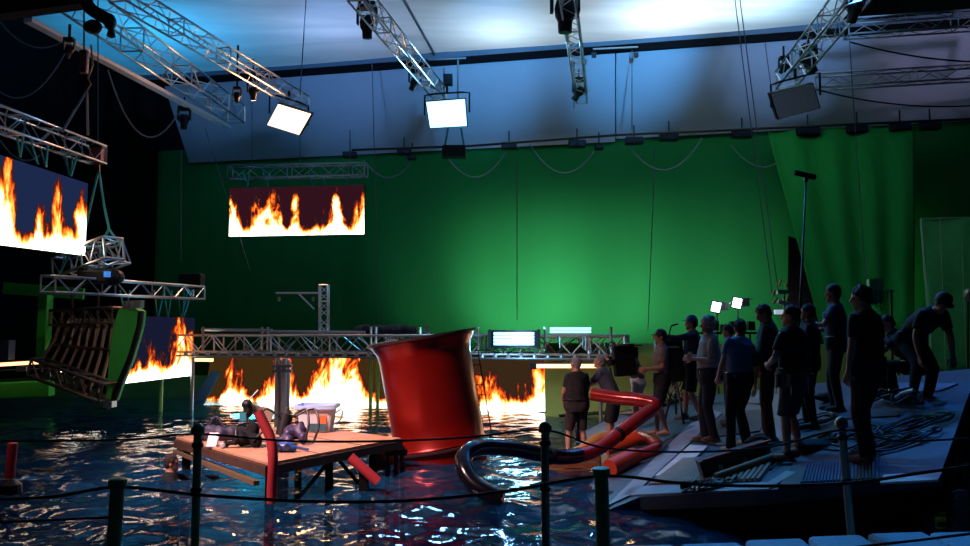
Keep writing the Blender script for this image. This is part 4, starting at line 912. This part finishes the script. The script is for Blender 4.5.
# green post and coil below the right corner
tag(MB().beam(Vector((5.0, 8.6, -1.6)), Vector((5.0, 8.6, .8)), .16, .16).build('green_pile', mat('dark_green_pile', (.02, .14, .04), .6)), 'green pile standing below the right corner of the deck', 'post')
mb = MB()
pp = [P(960, 492+1.3*k*.5, 7.6)+Vector((.06*math.cos(k*1.4), .06*math.sin(k*1.4), 0)) for k in range(90)]
tag(mb.tube(pp, .018, 5).build('spring_hose', mat('grey_green_hose', (.10, .16, .15), .5), smooth=True), 'grey coiled spring hose at the lower right edge', 'hose')
# ================================================================ people
skin = mat('skin', (.42, .20, .13), .5, nz=.08, nscale=20)
skin2 = mat('deep_skin', (.25, .11, .07), .5, nz=.08, nscale=20)
eye_m = mat('eye', (.02, .015, .015), .2)
lip_m = mat('lips', (.30, .09, .08), .5)
shoe_m = mat('dark_shoe', (.03, .03, .035), .6)
def hand_mesh(mb, w, d, nrm, side, s, curl=.5):
    """palm plus five bent fingers. w wrist, d finger direction, nrm palm normal"""
    d = d.normalized(); nrm = (nrm-d*nrm.dot(d)).normalized(); x = d.cross(nrm).normalized()*side
    def ring(c, a, b, dd=None): return [c+x*a*math.cos(2*PI*j/10)+nrm*b*math.sin(2*PI*j/10) for j in range(10)]
    mb.loft([ring(w-d*.02*s, .026*s, .02*s), ring(w+d*.02*s, .031*s, .018*s), ring(w+d*.055*s, .041*s, .015*s), ring(w+d*.09*s, .041*s, .013*s), ring(w+d*.098*s, .034*s, .009*s)])
    for i, (off, ln) in enumerate(((-.031, .068), (-.0105, .08), (.0105, .075), (.03, .058))):
        p = w+d*.085*s+x*off*s; dd = (d+x*off*1.5).normalized(); pts = [p-d*.015*s, p]; c = curl*(.6+.1*i)
        for k, f in enumerate((.42, .32, .26)):
            dd = (dd*math.cos(c*.8)+nrm*math.sin(c*.8)).normalized(); p = p+dd*ln*f*s; pts.append(p)
        mb.tube(pts, [.0095*s, .0098*s, .0092*s, .0085*s, .0065*s], 7)
    p = w+d*.03*s-x*.026*s; t1 = (d*.65-x*.7+nrm*.35).normalized(); t2 = (d*.9-x*.2+nrm*.45).normalized()
    mb.tube([p, p+t1*.035*s, p+t1*.035*s+t2*.03*s, p+t1*.035*s+t2*.052*s], [.013*s, .012*s, .0105*s, .007*s], 7)
def bend(d0, up): return d0
def person(px, feet, top, yaw, label, name='person', lean=0, side=0, arms=None, feetpos=None, head=(0, 0), shirt=(.02, .02, .025), sleeves='short',
           legs='shorts', legc=(.02, .02, .025), hair='short', hairc=(.03, .02, .015), cap=None, capb=True, sk=None, shoes=True, socks=False, base=None,
           sc=None, crouch=0, girth=1.0, headset=False, vest=None, curl=.5, ear=True, twist=0, shoec=None, kneeout=0, legtex=None):
    sk = sk or skin
    legc = tuple(q*.6 for q in legc); shirt = tuple(q*.75 for q in shirt) if shirt else None
    g = base if base is not None else PD(px, feet)
    if sc is None:
        tp = P(px, top, g.y); sc = (tp.z-g.z)/1.80
    s = sc; Zr = Matrix.Rotation(R(yaw), 3, 'Z')
    seed = px*.13
    def W(v): return g+Zr @ (Vector(v)*s)
    def D(v): return (Zr @ Vector(v)).normalized()
    gz = lambda p: deckz(p.x, p.y) if base is None else g.z
    hipz = .965-crouch
    fp = feetpos or ((-.11, -.02), (.11, .05))
    mid = [(fp[0][i]+fp[1][i])/2 for i in (0, 1)]
    la = R(lean); sa = R(side)
    pel = Vector((0, -math.sin(la)*.12-(crouch*.25), hipz))
    up1 = Vector((math.sin(sa)*.6, math.sin(la*.75), math.cos(la*.75))).normalized(); up2 = Vector((math.sin(sa), math.sin(la), math.cos(la))).normalized()
    waist = pel+up1*.14; chest = waist+up2*.22; sh = waist+up2*.38; neck0 = waist+up2*.43
    tw = Matrix.Rotation(R(twist), 3, 'Z'); rx = tw @ Vector((1, 0, 0)); rx = (rx-up2*rx.dot(up2)).normalized(); fy = up2.cross(rx).normalized()
    # head frame
    hy, hp = R(head[0]), R(head[1]); hup = (Vector((0, 0, 1))*.75+up2*.25).normalized()
    hf = Matrix.Rotation(hy, 3, 'Z') @ Vector((0, 1, 0)); hf = (hf*math.cos(hp)+hup*math.sin(hp)).normalized(); hxx = hf.cross(hup).normalized(); hzz = hxx.cross(hf).normalized()
    hc = neck0+(up2*.6+hup*.4).normalized()*.045+hzz*.09+hf*.02
    Mh = Matrix((Zr @ hxx, Zr @ hf, Zr @ hzz)).transposed()
    def HW(v): return W(hc)+Mh @ (Vector(v)*s)
    def torso_ring(c, rxx, ryy, a=0, n=16, u=None, off=0):
        c = c+fy*off; X = (rx if a else Vector((1, 0, 0))); Y = (fy if a else Vector((0, 1, 0)))
        return [W(c+X*rxx*math.cos(2*PI*j/n)+Y*ryy*math.sin(2*PI*j/n)) for j in range(n)]
    gth = girth
    def torso(mb, e=0, bottom=-.08, top_=1):
        rg = [torso_ring(pel+Vector((0, 0, bottom)), .142*gth+e, .105*gth+e), torso_ring(pel, .158*gth+e, .116*gth+e), torso_ring(pel+up1*.08, .155*gth+e, .115*gth+e), torso_ring(waist, .15*gth+e, .11*gth+e),
              torso_ring(waist+up2*.1, .158*gth+e, .112*gth+e, 1), torso_ring(chest, .175*(gth*.6+.4)+e, .118+e, 1), torso_ring(waist+up2*.31, .185+e, .11+e, 1), torso_ring(sh-up2*.01, .165+e, .085+e, 1), torso_ring(sh+up2*.03, .125+e, .075+e, 1), torso_ring(neck0+up2*.015, .072+e*.6, .064+e*.6, 1)]
        mb.loft(rg)
    shp = {-1: sh-rx*.17-up2*.035, 1: sh+rx*.17-up2*.035}
    arms = arms or {-1: ((-.15, .05, -1), (-.02, .25, -1)), 1: ((.15, .05, -1), (.02, .25, -1))}
    J = {}
    for sd in (-1, 1):
        ua, fa = Vector(arms[sd][0]).normalized(), Vector(arms[sd][1]).normalized()
        el = shp[sd]+ua*.29; wr = el+fa*.25; J[sd] = (shp[sd], el, wr, ua, fa)
    legsJ = {}
    for sd, f in ((-1, fp[0]), (1, fp[1])):
        hip = pel+Vector((sd*.09, 0, -.04)); pw = W((f[0], f[1], 0)); az = (gz(pw)-g.z)/s+.085
        ank = Vector((f[0], f[1], az)); dv = ank-hip; L1, L2 = .43, .42; dd = min(dv.length, L1+L2-.004); dn = dv.normalized(); 
        if dv.length > L1+L2-.004: ank = hip+dn*(L1+L2-.004)
        a_ = (L1*L1-L2*L2+dd*dd)/(2*dd); h_ = math.sqrt(max(L1*L1-a_*a_, 0)); fw = Vector((sd*kneeout, 1, 0)).normalized(); fw = (fw-dn*fw.dot(dn)).normalized()
        legsJ[sd] = (hip, hip+dn*a_+fw*h_, ank)
    # ---- body
    mb = MB(); torso(mb)
    for sd in (-1, 1):
        S0, E, Wr, ua, fa = J[sd]
        mb.tube([W(S0-ua*.03), W(S0+ua*.05), W(S0+ua*.15), W(E), W(E+fa*.07), W(E+fa*.16), W(Wr), W(Wr+fa*.02)], [q*s for q in (.05, .056, .05, .04, .043, .036, .027, .025)], 10)
        H, K, A = legsJ[sd]; u = (K-H).normalized(); v = (A-K).normalized()
        mb.tube([W(H-u*.02), W(H+u*.1), W(H+u*.25), W(K-u*.03), W(K+v*.04), W(K+v*.13), W(K+v*.25), W(A-v*.03), W(A)], [q*s for q in (.085, .088, .073, .056, .052, .058, .047, .037, .036)], 10)
        ft = [W(A+Vector((0, -.05, -.045))), W(A+Vector((0, .03, -.035))), W(A+Vector((0, .1, -.055))), W(A+Vector((0, .17, -.065)))]
        mb.tube(ft, [q*s for q in (.033, .04, .034, .022)], 10)
    mb.tube([W(neck0-up2*.05), W(neck0+up2*.02), W(hc-hzz*.06-hf*.015), W(hc-hf*.01)], [q*s for q in (.085, .068, .06, .055)], 12)
    mb.ell(HW((0, -.005, .02)), (.076*s, .094*s, .098*s), Mh, 16, 12); mb.ell(HW((0, .022, -.045)), (.056*s, .066*s, .072*s), Mh, 14, 10)
    mb.ell(HW((0, .098, -.018)), (.013*s, .02*s, .024*s), Mh); mb.ell(HW((0, .07, .02)), (.05*s, .022*s, .014*s), Mh); mb.ell(HW((0, .075, -.095)), (.025*s, .02*s, .02*s), Mh)
    for sd in (-1, 1): mb.ell(HW((sd*.078, -.01, -.01)), (.012*s, .02*s, .032*s), Mh)
    body = remesh(mb, .0125, 2)
    for sd in (-1, 1):
        S0, E, Wr, ua, fa = J[sd]; n_ = Zr @ (Vector((-sd, .3, 0))-fa*Vector((-sd, .3, 0)).dot(fa)); 
        if n_.length < .2: n_ = Zr @ Vector((0, 0, -1))
        hand_mesh(body, W(Wr), Zr @ fa, n_, sd, s*1.05, curl)
    p = body.build(name, sk, smooth=True, origin=g); tag(p, label, 'person')
    for sd in (-1, 1): MB().ell(HW((sd*.031, .083, .004)), (.012*s, .009*s, .008*s), Mh, 8, 6).build('eye', eye_m, p, smooth=True)
    MB().ell(HW((0, .087, -.062)), (.024*s, .007*s, .006*s), Mh, 8, 6).build('mouth', lip_m, p, smooth=True)
    # ---- clothes
    if shirt is not None:
        mb = MB(); torso(mb, .026, -.04)
        for sd in (-1, 1):
            S0, E, Wr, ua, fa = J[sd]
            if sleeves == 'short': mb.tube([W(S0-ua*.05), W(S0+ua*.03), W(S0+ua*.12), W(S0+ua*.2)], [q*s for q in (.055, .072, .068, .066)], 10)
            elif sleeves == 'long': mb.tube([W(S0-ua*.05), W(S0+ua*.03), W(S0+ua*.15), W(E), W(E+fa*.12), W(Wr-fa*.01)], [q*s for q in (.055, .07, .062, .056, .05, .04)], 10)
        sm_ = mat('shirt_%d' % int(px), shirt, .9, nz=.25, nscale=6)
        remesh(mb, .016, 1, .014*s, 7, seed).build('shirt', sm_, p, smooth=True)
    if vest is not None:
        mb = MB(); rg = [torso_ring(pel+up1*.05, .18*gth, .145*gth), torso_ring(waist, .178*gth, .145*gth), torso_ring(chest, .2, .15, 1), torso_ring(waist+up2*.33, .17, .12, 1)]
        mb.loft(rg); mb.box(W(chest+fy*.13), (.2*s, .06*s, .16*s), Zr); remesh(mb, .018, 1, .012*s, 8, seed+3).build('vest', mat('vest_%d' % int(px), vest, .8), p, smooth=True)
    if legs:
        mb = MB()
        mb.loft([torso_ring(pel+Vector((0, 0, -.13)), .15*gth+.012, .125*gth+.01), torso_ring(pel+Vector((0, 0, -.05)), .175*gth+.02, .135*gth+.02), torso_ring(pel+up1*.05, .172*gth+.02, .13*gth+.02), torso_ring(pel+up1*.1, .165*gth+.02, .125*gth+.02)])
        for sd in (-1, 1):
            H, K, A = legsJ[sd]; u = (K-H).normalized(); v = (A-K).normalized()
            if legs == 'shorts': mb.tube([W(H-u*.03), W(H+u*.1), W(H+u*.25), W(H+u*.42)], [q*s for q in (.095, .105, .1, .096)], 12)
            else: mb.tube([W(H-u*.03), W(H+u*.1), W(H+u*.25), W(K), W(K+v*.15), W(K+v*.3), W(A+v*.02)], [q*s for q in (.095, .1, .088, .074, .072, .066, .064)], 12)
        lm = mat('legwear_%d' % int(px), legc, .9, nz=legtex or .25, nscale=14 if legtex else 6)
        remesh(mb, .016, 1, .012*s, 7, seed+9).build('shorts' if legs == 'shorts' else 'trousers', lm, p, smooth=True)
        MB().loft([torso_ring(pel+up1*.07, .185*gth+.012, .142*gth+.012), torso_ring(pel+up1*.1, .18*gth+.012, .138*gth+.012)]).build('belt', blk, p, smooth=True)
    if shoes:
        for sd in (-1, 1):
            H, K, A = legsJ[sd]; mb = MB()
            mb.tube([W(A+Vector((0, -.07, -.045))), W(A+Vector((0, -.0, -.035))), W(A+Vector((0, .09, -.045))), W(A+Vector((0, .17, -.055))), W(A+Vector((0, .2, -.06)))], [q*s for q in (.036, .05, .046, .036, .018)], 12)
            mb.tube([W(A+Vector((0, 0, -.03))), W(A+Vector((0, 0, .03)))], .047*s, 12)
            for f_ in (-.05, .03, .11): mb.box(W(A+Vector((0, f_, -.07))), (.09*s, .1*s, .03*s), Zr)
            remesh(mb, .012, 2).build('shoe', shoec or shoe_m, p, smooth=True)
    # ---- hair
    if hair:
        mb = MB(); hm = mat('hair_%d' % int(px), hairc, .8, nz=.3, nscale=40)
        mb.ell(HW((0, -.018, .045)), (.086*s, .1*s, .092*s), Mh, 16, 12); mb.ell(HW((0, -.045, .0)), (.078*s, .07*s, .085*s), Mh, 14, 10)
        if hair == 'curly': mb.ell(HW((0, -.02, .06)), (.095*s, .108*s, .09*s), Mh, 16, 12)
        if hair == 'long': mb.ell(HW((0, -.07, -.06)), (.08*s, .05*s, .13*s), Mh, 14, 10)
        remesh(mb, .011, 1, (.014 if hair == 'curly' else .007)*s, 32, seed).build('hair', hm, p, smooth=True)
    if cap is not None:
        cm = mat('cap_%d' % int(px), cap, .7); mb = MB()
        mb.lathe(HW((0, -.01, .03)), [(.098*s, 0), (.102*s, .02*s), (.098*s, .06*s), (.075*s, .1*s), (.03*s, .122*s), (.004, .125*s)], 20, Mh)
        cp = mb.build('cap', cm, p, smooth='auto')
        if capb:
            f_ = 1; mb = MB(); mb.prism([HW((x*.075, .07+f_*y, .045)) for x, y in ((-1, 0), (1, 0), (.9, .06), (.45, .09), (-.45, .09), (-.9, .06))], (Mh @ Vector((0, 0, .01*s)))); mb.build('brim', cm, cp, bevel=.003)
    if headset:
        hs = MB().tube([HW((.1*math.cos(a), -.005, .02+.115*math.sin(a))) for a in [PI*i/12 for i in range(13)]], .009*s, 6).build('headset', blk, p, smooth=True)
        for sd in (-1, 1): MB().ell(HW((sd*.095, -.005, -.0)), (.022*s, .035*s, .042*s), Mh).build('ear_cup', blk, hs, smooth=True)
    return dict(o=p, W=W, J=J, g=g, s=s, Zr=Zr, HW=HW, chest=chest, fy=fy, rx=rx, up=up2, pel=pel, waist=waist)
grey = (.20, .19, .19)
# 1 wading man in black
b1 = P(577, 446, 14.6); b1.z = -.12
A = person(577, 446, 348, 20, 'grey-haired man in a black t-shirt and dark shorts wading with his back turned', base=b1, sc=.98*1.04, arms={-1: ((-.25, .1, -1), (.25, .6, -.6)), 1: ((.35, .35, -.9), (-.1, 1, .1))}, hairc=grey, shirt=(.02, .018, .02), legc=(.04, .03, .03), girth=1.28, feetpos=((-.18, 0), (.18, .02)), shoes=False, head=(25, 0))
# 2 leaning grey haired man
b2 = P(612, 438, 14.9); b2.z = .0
person(612, 438, 350, 62, 'grey-haired man in a grey-blue t-shirt leaning left towards the wading man', base=b2, sc=1.0, lean=30, arms={-1: ((-.1, .75, -.8), (.0, .6, -.9)), 1: ((.1, .7, -.6), (-.3, .8, -.3))}, hairc=grey, shirt=(.07, .08, .12), legc=(.02, .02, .03), shoes=False, head=(10, 10))
# 3 camera operator
Cp = person(637, 426, 342, 55, 'camera operator in pale shorts hidden behind a big black camera', lean=22, arms={-1: ((-.5, .7, -.2), (.2, .9, .35)), 1: ((.5, .5, -.45), (-.25, .85, .35))}, shirt=(.02, .02, .025), legc=(.75, .72, .75), hairc=(.03, .02, .02), vest=(.02, .02, .025), shoec=shoe_m)
# 4 barefoot man with harness
D4 = person(663, 435, 330, 88, 'barefoot man in a dark cap, tan-grey t-shirt and black shorts facing left', arms={-1: ((-.1, .1, -1), (-.1, 1, -.1)), 1: ((.15, -.05, -1), (-.1, .9, -.2))}, shirt=(.25, .19, .16), legc=(.015, .015, .02), cap=(.02, .02, .03), hairc=(.03, .02, .015), shoes=False, feetpos=((-.1, -.04), (.1, .08)))
g4 = D4
pk = MB(); pk.box(g4['W'](g4['chest']-g4['fy']*.2-Vector((0, 0, .06))), (.32*g4['s'], .2*g4['s'], .5*g4['s']), g4['Zr'])
o = remesh(pk, .02, 3, .02, 7).build('backpack', mat('black_nylon', (.012, .014, .02), .5), smooth=True); tag(o, 'black backpack worn by the barefoot man in the cap', 'backpack')
# 5 man in blue cap
E5 = person(694, 421, 316, 80, 'man in a blue cap and navy jacket reaching left towards the camera rig', arms={-1: ((-.2, .95, -.1), (.0, 1, .08)), 1: ((.2, .3, -1), (-.1, 1, -.1))}, shirt=(.02, .03, .07), sleeves='long', legc=(.012, .014, .02), cap=(.03, .10, .22), hairc=(.02, .02, .02), shoec=mat('navy_shoe', (.05, .07, .12), .6), feetpos=((-.14, -.1), (.12, .14)))
# 6 grey curly hair, arms crossed
person(711, 442, 316, 92, 'man with curly grey hair, grey t-shirt and jeans standing with folded arms', arms={-1: ((-.1, .2, -1), (.7, .9, .1)), 1: ((.1, .2, -1), (-.7, .8, .25))}, shirt=(.32, .32, .31), legs='trousers', legc=(.012, .018, .035), hair='curly', hairc=(.38, .36, .36), girth=1.2, shoec=mat('brown_shoe', (.12, .06, .04), .6))
# 7 man in blue tee leaning
person(740, 452, 317, 22, 'dark-haired man in a blue t-shirt seen from behind, leaning to the right', lean=12, side=14, arms={-1: ((-.3, .2, -1), (.1, .5, -.8)), 1: ((.25, .0, -1), (.15, .25, -1))}, shirt=(.10, .20, .42), legs='trousers', legc=(.012, .014, .022), hairc=(.015, .012, .012), girth=1.08, feetpos=((-.2, -.05), (.2, .1)), shoec=mat('tan_shoe', (.3, .2, .13), .6), head=(-20, -12))
# 8 hidden head
person(732, 425, 324, 60, 'man half hidden in a pale blue shirt behind the man in the blue t-shirt', shirt=(.16, .28, .42), legs='trousers', legc=(.015, .015, .02), hairc=(.03, .025, .02), head=(0, -10))
# 9 man in dark plaid
person(771, 441, 303, 60, 'tall man in a dark checked shirt and brown trousers looking down', arms={-1: ((-.15, .1, -1), (.2, .6, -.7)), 1: ((.2, 0, -1), (-.1, .5, -.9))}, shirt=(.045, .035, .045), sleeves='long', legs='trousers', legc=(.16, .08, .05), hairc=(.08, .05, .035), head=(20, -25), shoec=mat('brown_shoe', (.12, .06, .04), .6))
# 10 black tee patterned shorts, tool belt
J10 = person(796, 460, 305, 30, 'man in a black t-shirt and patterned shorts wearing a tool belt', arms={-1: ((-.35, .15, -1), (.5, .8, -.3)), 1: ((.25, .1, -1), (-.2, .8, -.5))}, shirt=(.008, .008, .012), legc=(.10, .10, .11), legtex=.9, hair='short', hairc=(.02, .015, .015), girth=1.12, head=(30, 0), feetpos=((-.14, .0), (.14, .05)))
j = J10; t_ = mat('tool_belt', (.05, .05, .055), .6)
for k, (x, y) in enumerate(((-.19, .05), (-.16, -.1), (.0, -.16), (.16, -.1), (.19, .04))):
    MB().box(j['W'](j['pel']+Vector((x, y, -.04))), (.09, .07, .16), j['Zr']).build('tool_pouch', t_, j['o'], bevel=.015)
    MB().tube([j['W'](j['pel']+Vector((x*1.2, y*1.2, .02))), j['W'](j['pel']+Vector((x*1.25, y*1.25, -.2)))], .008).build('tool', dalu, j['o'])
# 11 behind
person(812, 428, 304, 70, 'dark-haired man in black almost hidden between the tool-belt man and the pole', shirt=(.006, .006, .01), sleeves='long', legs='trousers', legc=(.006, .006, .01), hairc=(.02, .015, .015))
# 12 boom holder
B12 = person(838, 411, 285, 70, 'man with headphones and a navy shirt holding a long upright pole', arms={-1: ((-.1, .6, -.8), (.25, 1, .1)), 1: ((.2, .15, -1), (-.3, .9, -.1))}, shirt=(.025, .05, .12), legs='trousers', legc=(.015, .02, .035), hairc=(.015, .015, .02), cap=(.015, .02, .035), capb=False, headset=True, vest=(.02, .035, .08), curl=1.2, head=(5, 0))
# 13 big man in black
person(870, 462, 285, 30, 'tall broad man all in black with headphones, nearest on the deck', arms={-1: ((-.2, .0, -1), (.0, .2, -1)), 1: ((.2, .0, -1), (.05, .2, -1))}, shirt=(.006, .007, .010), legs='trousers', legc=(.008, .010, .018), hairc=(.01, .008, .008), headset=True, girth=1.15, head=(40, -8), feetpos=((-.13, -.04), (.13, .1)))
# 14 crouching bare-armed person
g14 = PD(901, 398)
person(908, 398, 318, 75, 'crouching short-haired person with bare arms working on cables', sc=.95, base=g14, crouch=.5, lean=32, arms={-1: ((-.1, .7, -.7), (.3, .8, -.35)), 1: ((.35, .5, -.8), (-.2, .9, -.3))}, shirt=(.03, .04, .07), legs='trousers', legc=(.012, .014, .02), hairc=(.06, .04, .03), feetpos=((-.15, .12), (.16, .2)), kneeout=.5, head=(10, -10), sk=mat('pale_skin', (.55, .33, .26), .5))
# 15 bent person in black
person(934, 405, 297, -165, 'person in a black cap and black clothes bending forward over the cables', lean=58, crouch=.1, sc=1.0, base=PD(920, 403), arms={-1: ((-.1, .25, -1), (.0, .1, -1)), 1: ((.3, -.1, -1), (.0, .2, -1))}, shirt=(.006, .006, .009), legs='trousers', legc=(.008, .008, .012), cap=(.01, .01, .02), hairc=(.01, .01, .01), feetpos=((-.22, -.1), (.22, .1)), head=(-10, -35), girth=1.15)
# 16 swimmer
gs = P(171, 444, 11.9); gs.z = -1.42
person(171, 444, 428, -75, 'short-haired swimmer in a dark wetsuit with head above the water by the raft', base=gs, sc=1.0, arms={-1: ((-.2, .7, -.2), (.1, 1, .1)), 1: ((.3, .5, -.5), (0, 1, 0))}, shirt=(.003, .008, .015), sleeves='long', legs='trousers', legc=(.004, .008, .012), hairc=(.02, .01, .008), shoes=False)
# ================================================================ camera gear and stands
# big camera of the operator
c = P(620, 352, 14.6)
t = thing('film_camera', c, 'big black film camera with a wide matte box on the operator\'s shoulder', 'camera')
MB().box(P(631, 352, 14.75), (.2, .40, .2)).build('body', blk, t, bevel=.02)
MB().box(P(624, 360, 14.45), (.36, .3, .56), Matrix.Rotation(R(-4), 3, 'Y')).build('matte_box', blkm, t, bevel=.01)
MB().beam(P(613, 346, 14.3), P(637, 345, 14.5), .35, .02).build('top_flag', blk, t)
MB().tube([P(614, 362, 14.4), P(609, 363, 14.3)], [.05, .06], 14).build('lens', blk, t, smooth='auto')
for k in range(5): MB().box(P(606+k*2.2, 345+(k*7 % 15), 14.5), (.05, .05, .08)).build('accessory', dalu if k % 2 else blk, t, bevel=.005)
MB().tube([P(610, 368, 14.5), P(618, 400, 14.4), P(640, 398, 14.5)], .018).build('support_arm', blk, t)
MB().tube(spline([P(618, 347, 14.5), P(611, 342, 14.45), P(607, 350, 14.45), P(611, 364, 14.45)], 6), .012).build('cable', rub, t)
# camera rig between barefoot man and capped man
b = PD(674, 424)
t = thing('camera_rig', b, 'camera rig with monitor and cables on a dark stand between the capped men', 'camera')
def q(px, py, dy=0): return P(px, py, b.y+dy)
for x, y in ((664, 425), (684, 424), (676, 414)): MB().tube([q(675, 375), PD(x, y)], .022).build('leg', blk, t)
MB().tube([q(675, 385), q(674, 350)], .03).build('column', blk, t)
MB().box(q(671, 347), (.34, .4, .26)).build('body', blk, t, bevel=.02)
MB().tube([q(662, 346), q(655, 346)], [.09, .1], 14).build('lens', blk, t)
MB().box(q(683, 356), (.22, .12, .34)).build('battery', blk, t, bevel=.02)
MB().box(q(676, 372), (.3, .2, .34)).build('recorder', blk, t, bevel=.02)
MB().tube([q(660, 339), q(684, 337)], .016).build('top_rod', dalu, t)
MB().box(q(662, 333), (.13, .05, .1)).build('monitor', blk, t); MB().tube([q(668, 340), q(671, 326)], .014).build('antenna', blk, t); MB().tube([q(671, 326), q(678, 324)], .018).build('microphone', blk, t)
for k in range(7):
    x = 668+k*3; MB().tube(spline([q(x, 350+k), q(x+6, 368+k*3), q(x-3, 388+k*2), q(x+2, 405-k*3)], 5), .013, 5).build('cable', rub, t)
for k in range(4): MB().ell(q(668+k*5, 358-k*3, -.1), (.02, .02, .02)).build('knob', dalu, t)
# LED work lamps
wl = mat('work_lamp_glow', (1, 1, 1), .3, emit=(.75, .9, 1), es=12)
for (x, y, lb) in ((716, 307, 'left small bright white work lamp above the curly-haired man'), (737, 303, 'right small bright white work lamp on its stand')):
    Y = 17.5; c = P(x, y, Y); t = thing('work_lamp', Vector((c.x, Y, .35)), lb, 'lamp', 'small white work lamps')
    M = Matrix.Rotation(R(-18), 3, 'Z') @ Matrix.Rotation(R(12), 3, 'Y')
    MB().box(c, (.17, .05, .2), M).build('diffuser', wl, t); MB().box(c+Vector((.03, .09, 0)), (.24, .12, .26), M).build('housing', blk, t, bevel=.01)
    MB().tube([c+Vector((.05, .1, -.1)), Vector((c.x+.05, Y+.1, .35))], .018).build('stand', blk, t)
    MB().box(c+Vector((.22, .12, .02)), (.16, .1, .18)).build('ballast', blk, t)
    MB().tube([c+Vector((.15, .1, .05)), c+Vector((.4, .1, .1))], .012).build('arm', dalu, t)
    point(c+Vector((0, -.3, 0)), 5, (.75, .88, 1), .08)
t = thing('equipment_cart', P(724, 345, 17.3), 'dark equipment cart with small boxes behind the crew under the work lamps', 'cart')
MB().box(P(726, 333, 17.3), (1.3, .3, .05)).build('shelf', blk, t)
for k in range(6): MB().box(P(706+k*9, 329-(k % 2)*3, 17.3), (.14, .14, .2)).build('box', blk, t)
for k in (704, 750): MB().tube([P(k, 333, 17.3), P(k, 388, 17.3)], .02).build('upright', blk, t)
# colourful receiver rig
t = thing('receiver_stand', P(783, 400, 16), 'stand with orange-tipped antennas and a small white screen behind the crew', 'stand')
def q(px, py, dy=0): return P(px, py, 16+dy)
MB().tube([q(785, 400), q(784, 292)], .02).build('pole', blk, t)
MB().box(q(783, 292), (.24, .08, .08)).build('receiver', dalu, t); MB().box(q(783, 303), (.2, .06, .08), Matrix.Rotation(R(20), 3, 'Y')).build('tray', mat('pale_board', (.5, .4, .3), .6), t)
MB().box(q(780, 312), (.22, .05, .09)).build('screen', mat('small_screen', (.8, .85, .95), .3, emit=(.7, .8, 1), es=.5), t)
for (x, y, x2, y2) in ((775, 290, 773, 296), (779, 286, 781, 280), (786, 287, 788, 281), (790, 292, 787, 301), (777, 298, 773, 304)):
    MB().tube([q(x, y), q(x2, y2)], .025).build('antenna', mat('orange_antenna', (.8, .4, .12), .4), t)
# boom pole held by the man with headphones
J = B12['J'][-1]; W_ = B12['W']; hnd = W_(J[2]+J[4]*.07)
ang = P(806, 182, hnd.y); bt = PD(819, 401, .01); d_ = (ang-hnd)
dn_ = -d_.normalized(); foot = hnd+dn_*((hnd.z-deckz(hnd.x, hnd.y))/abs(dn_.z)); foot.z = deckz(foot.x, foot.y)+.02
t = thing('boom_pole', foot, 'very long thin upright pole with a microphone on top held at right', 'pole')
MB().tube([foot, hnd, ang], [.02, .02, .014], 8).build('pole', blk, t, smooth=True)
MB().tube([ang, ang+UZ*.12], .03).build('mount', blk, t); MB().tube([ang+Vector((-.16, 0, .14)), ang+Vector((.14, 0, .07))], .04, 10).build('microphone', blkm, t)
# stand with lime flag at right
t = thing('grip_stand', P(893, 372, 14.5), 'dark grip stand with a horizontal arm and small green flag', 'stand')
def q(px, py, dy=0): return P(px, py, 14.5+dy)
MB().tube([q(893, 378), q(891, 290)], .022).build('column', blk, t); MB().tube([q(866, 290), q(894, 291)], .014).build('arm', dalu, t)
for x in (884, 893, 901): MB().tube([q(892, 358), q(x, 380, (x-893)*.02)], .016).build('leg', blk, t)
MB().prism([q(869, 279), q(883, 278), q(884, 303), q(870, 305)], (0, .1, 0)).build('flag', mat('lime_flag', (.12, .62, .22), .6), t)
for k in range(3): MB().tube(spline([q(870+k*5, 291), q(873+k*4, 303+k*4), q(880+k*3, 300), q(884+k*2, 292)], 5), .008, 4).build('wire_loop', rub, t)
# fan-like round thing at the right edge
t = thing('wall_winch', P(970, 295, 17.5), 'small dark round winch at the right edge by the framed cloth', 'winch')
MB().lathe(P(968, 295, 17.4), [(.1, 0), (.14, .03), (.14, .1), (.1, .13)], 14, Matrix.Rotation(R(90), 3, 'X')).build('drum', dalu, t)
MB().tube([P(968, 295, 17.4), P(968, 372, 17.4)], .025).build('post', blk, t)
# gear the crouching person handles
t = thing('cable_drum_heap', PD(893, 398), 'dark heap of cable and gear in front of the crouching person', 'cable')
rng = random.Random(4)
for k in range(9):
    c = PD(882+rng.random()*26, 392+rng.random()*9, .12+rng.random()*.15); r_ = .12+rng.random()*.12
    MB().tube([c+Vector((r_*math.cos(a), r_*.7*math.sin(a), .05*math.sin(2*a+k))) for a in [2*PI*i/16 for i in range(17)]], .016, 5).build('loop', rub, t)
tag(MB().tube(spline([PD(896, 398, .35), PD(903, 393, .42), PD(914, 390, .5)], 5), .022).build('pale_hose_end', mat('pale_plastic', (.5, .5, .55), .4)), 'pale rod in the hands of the crouching person', 'rod')
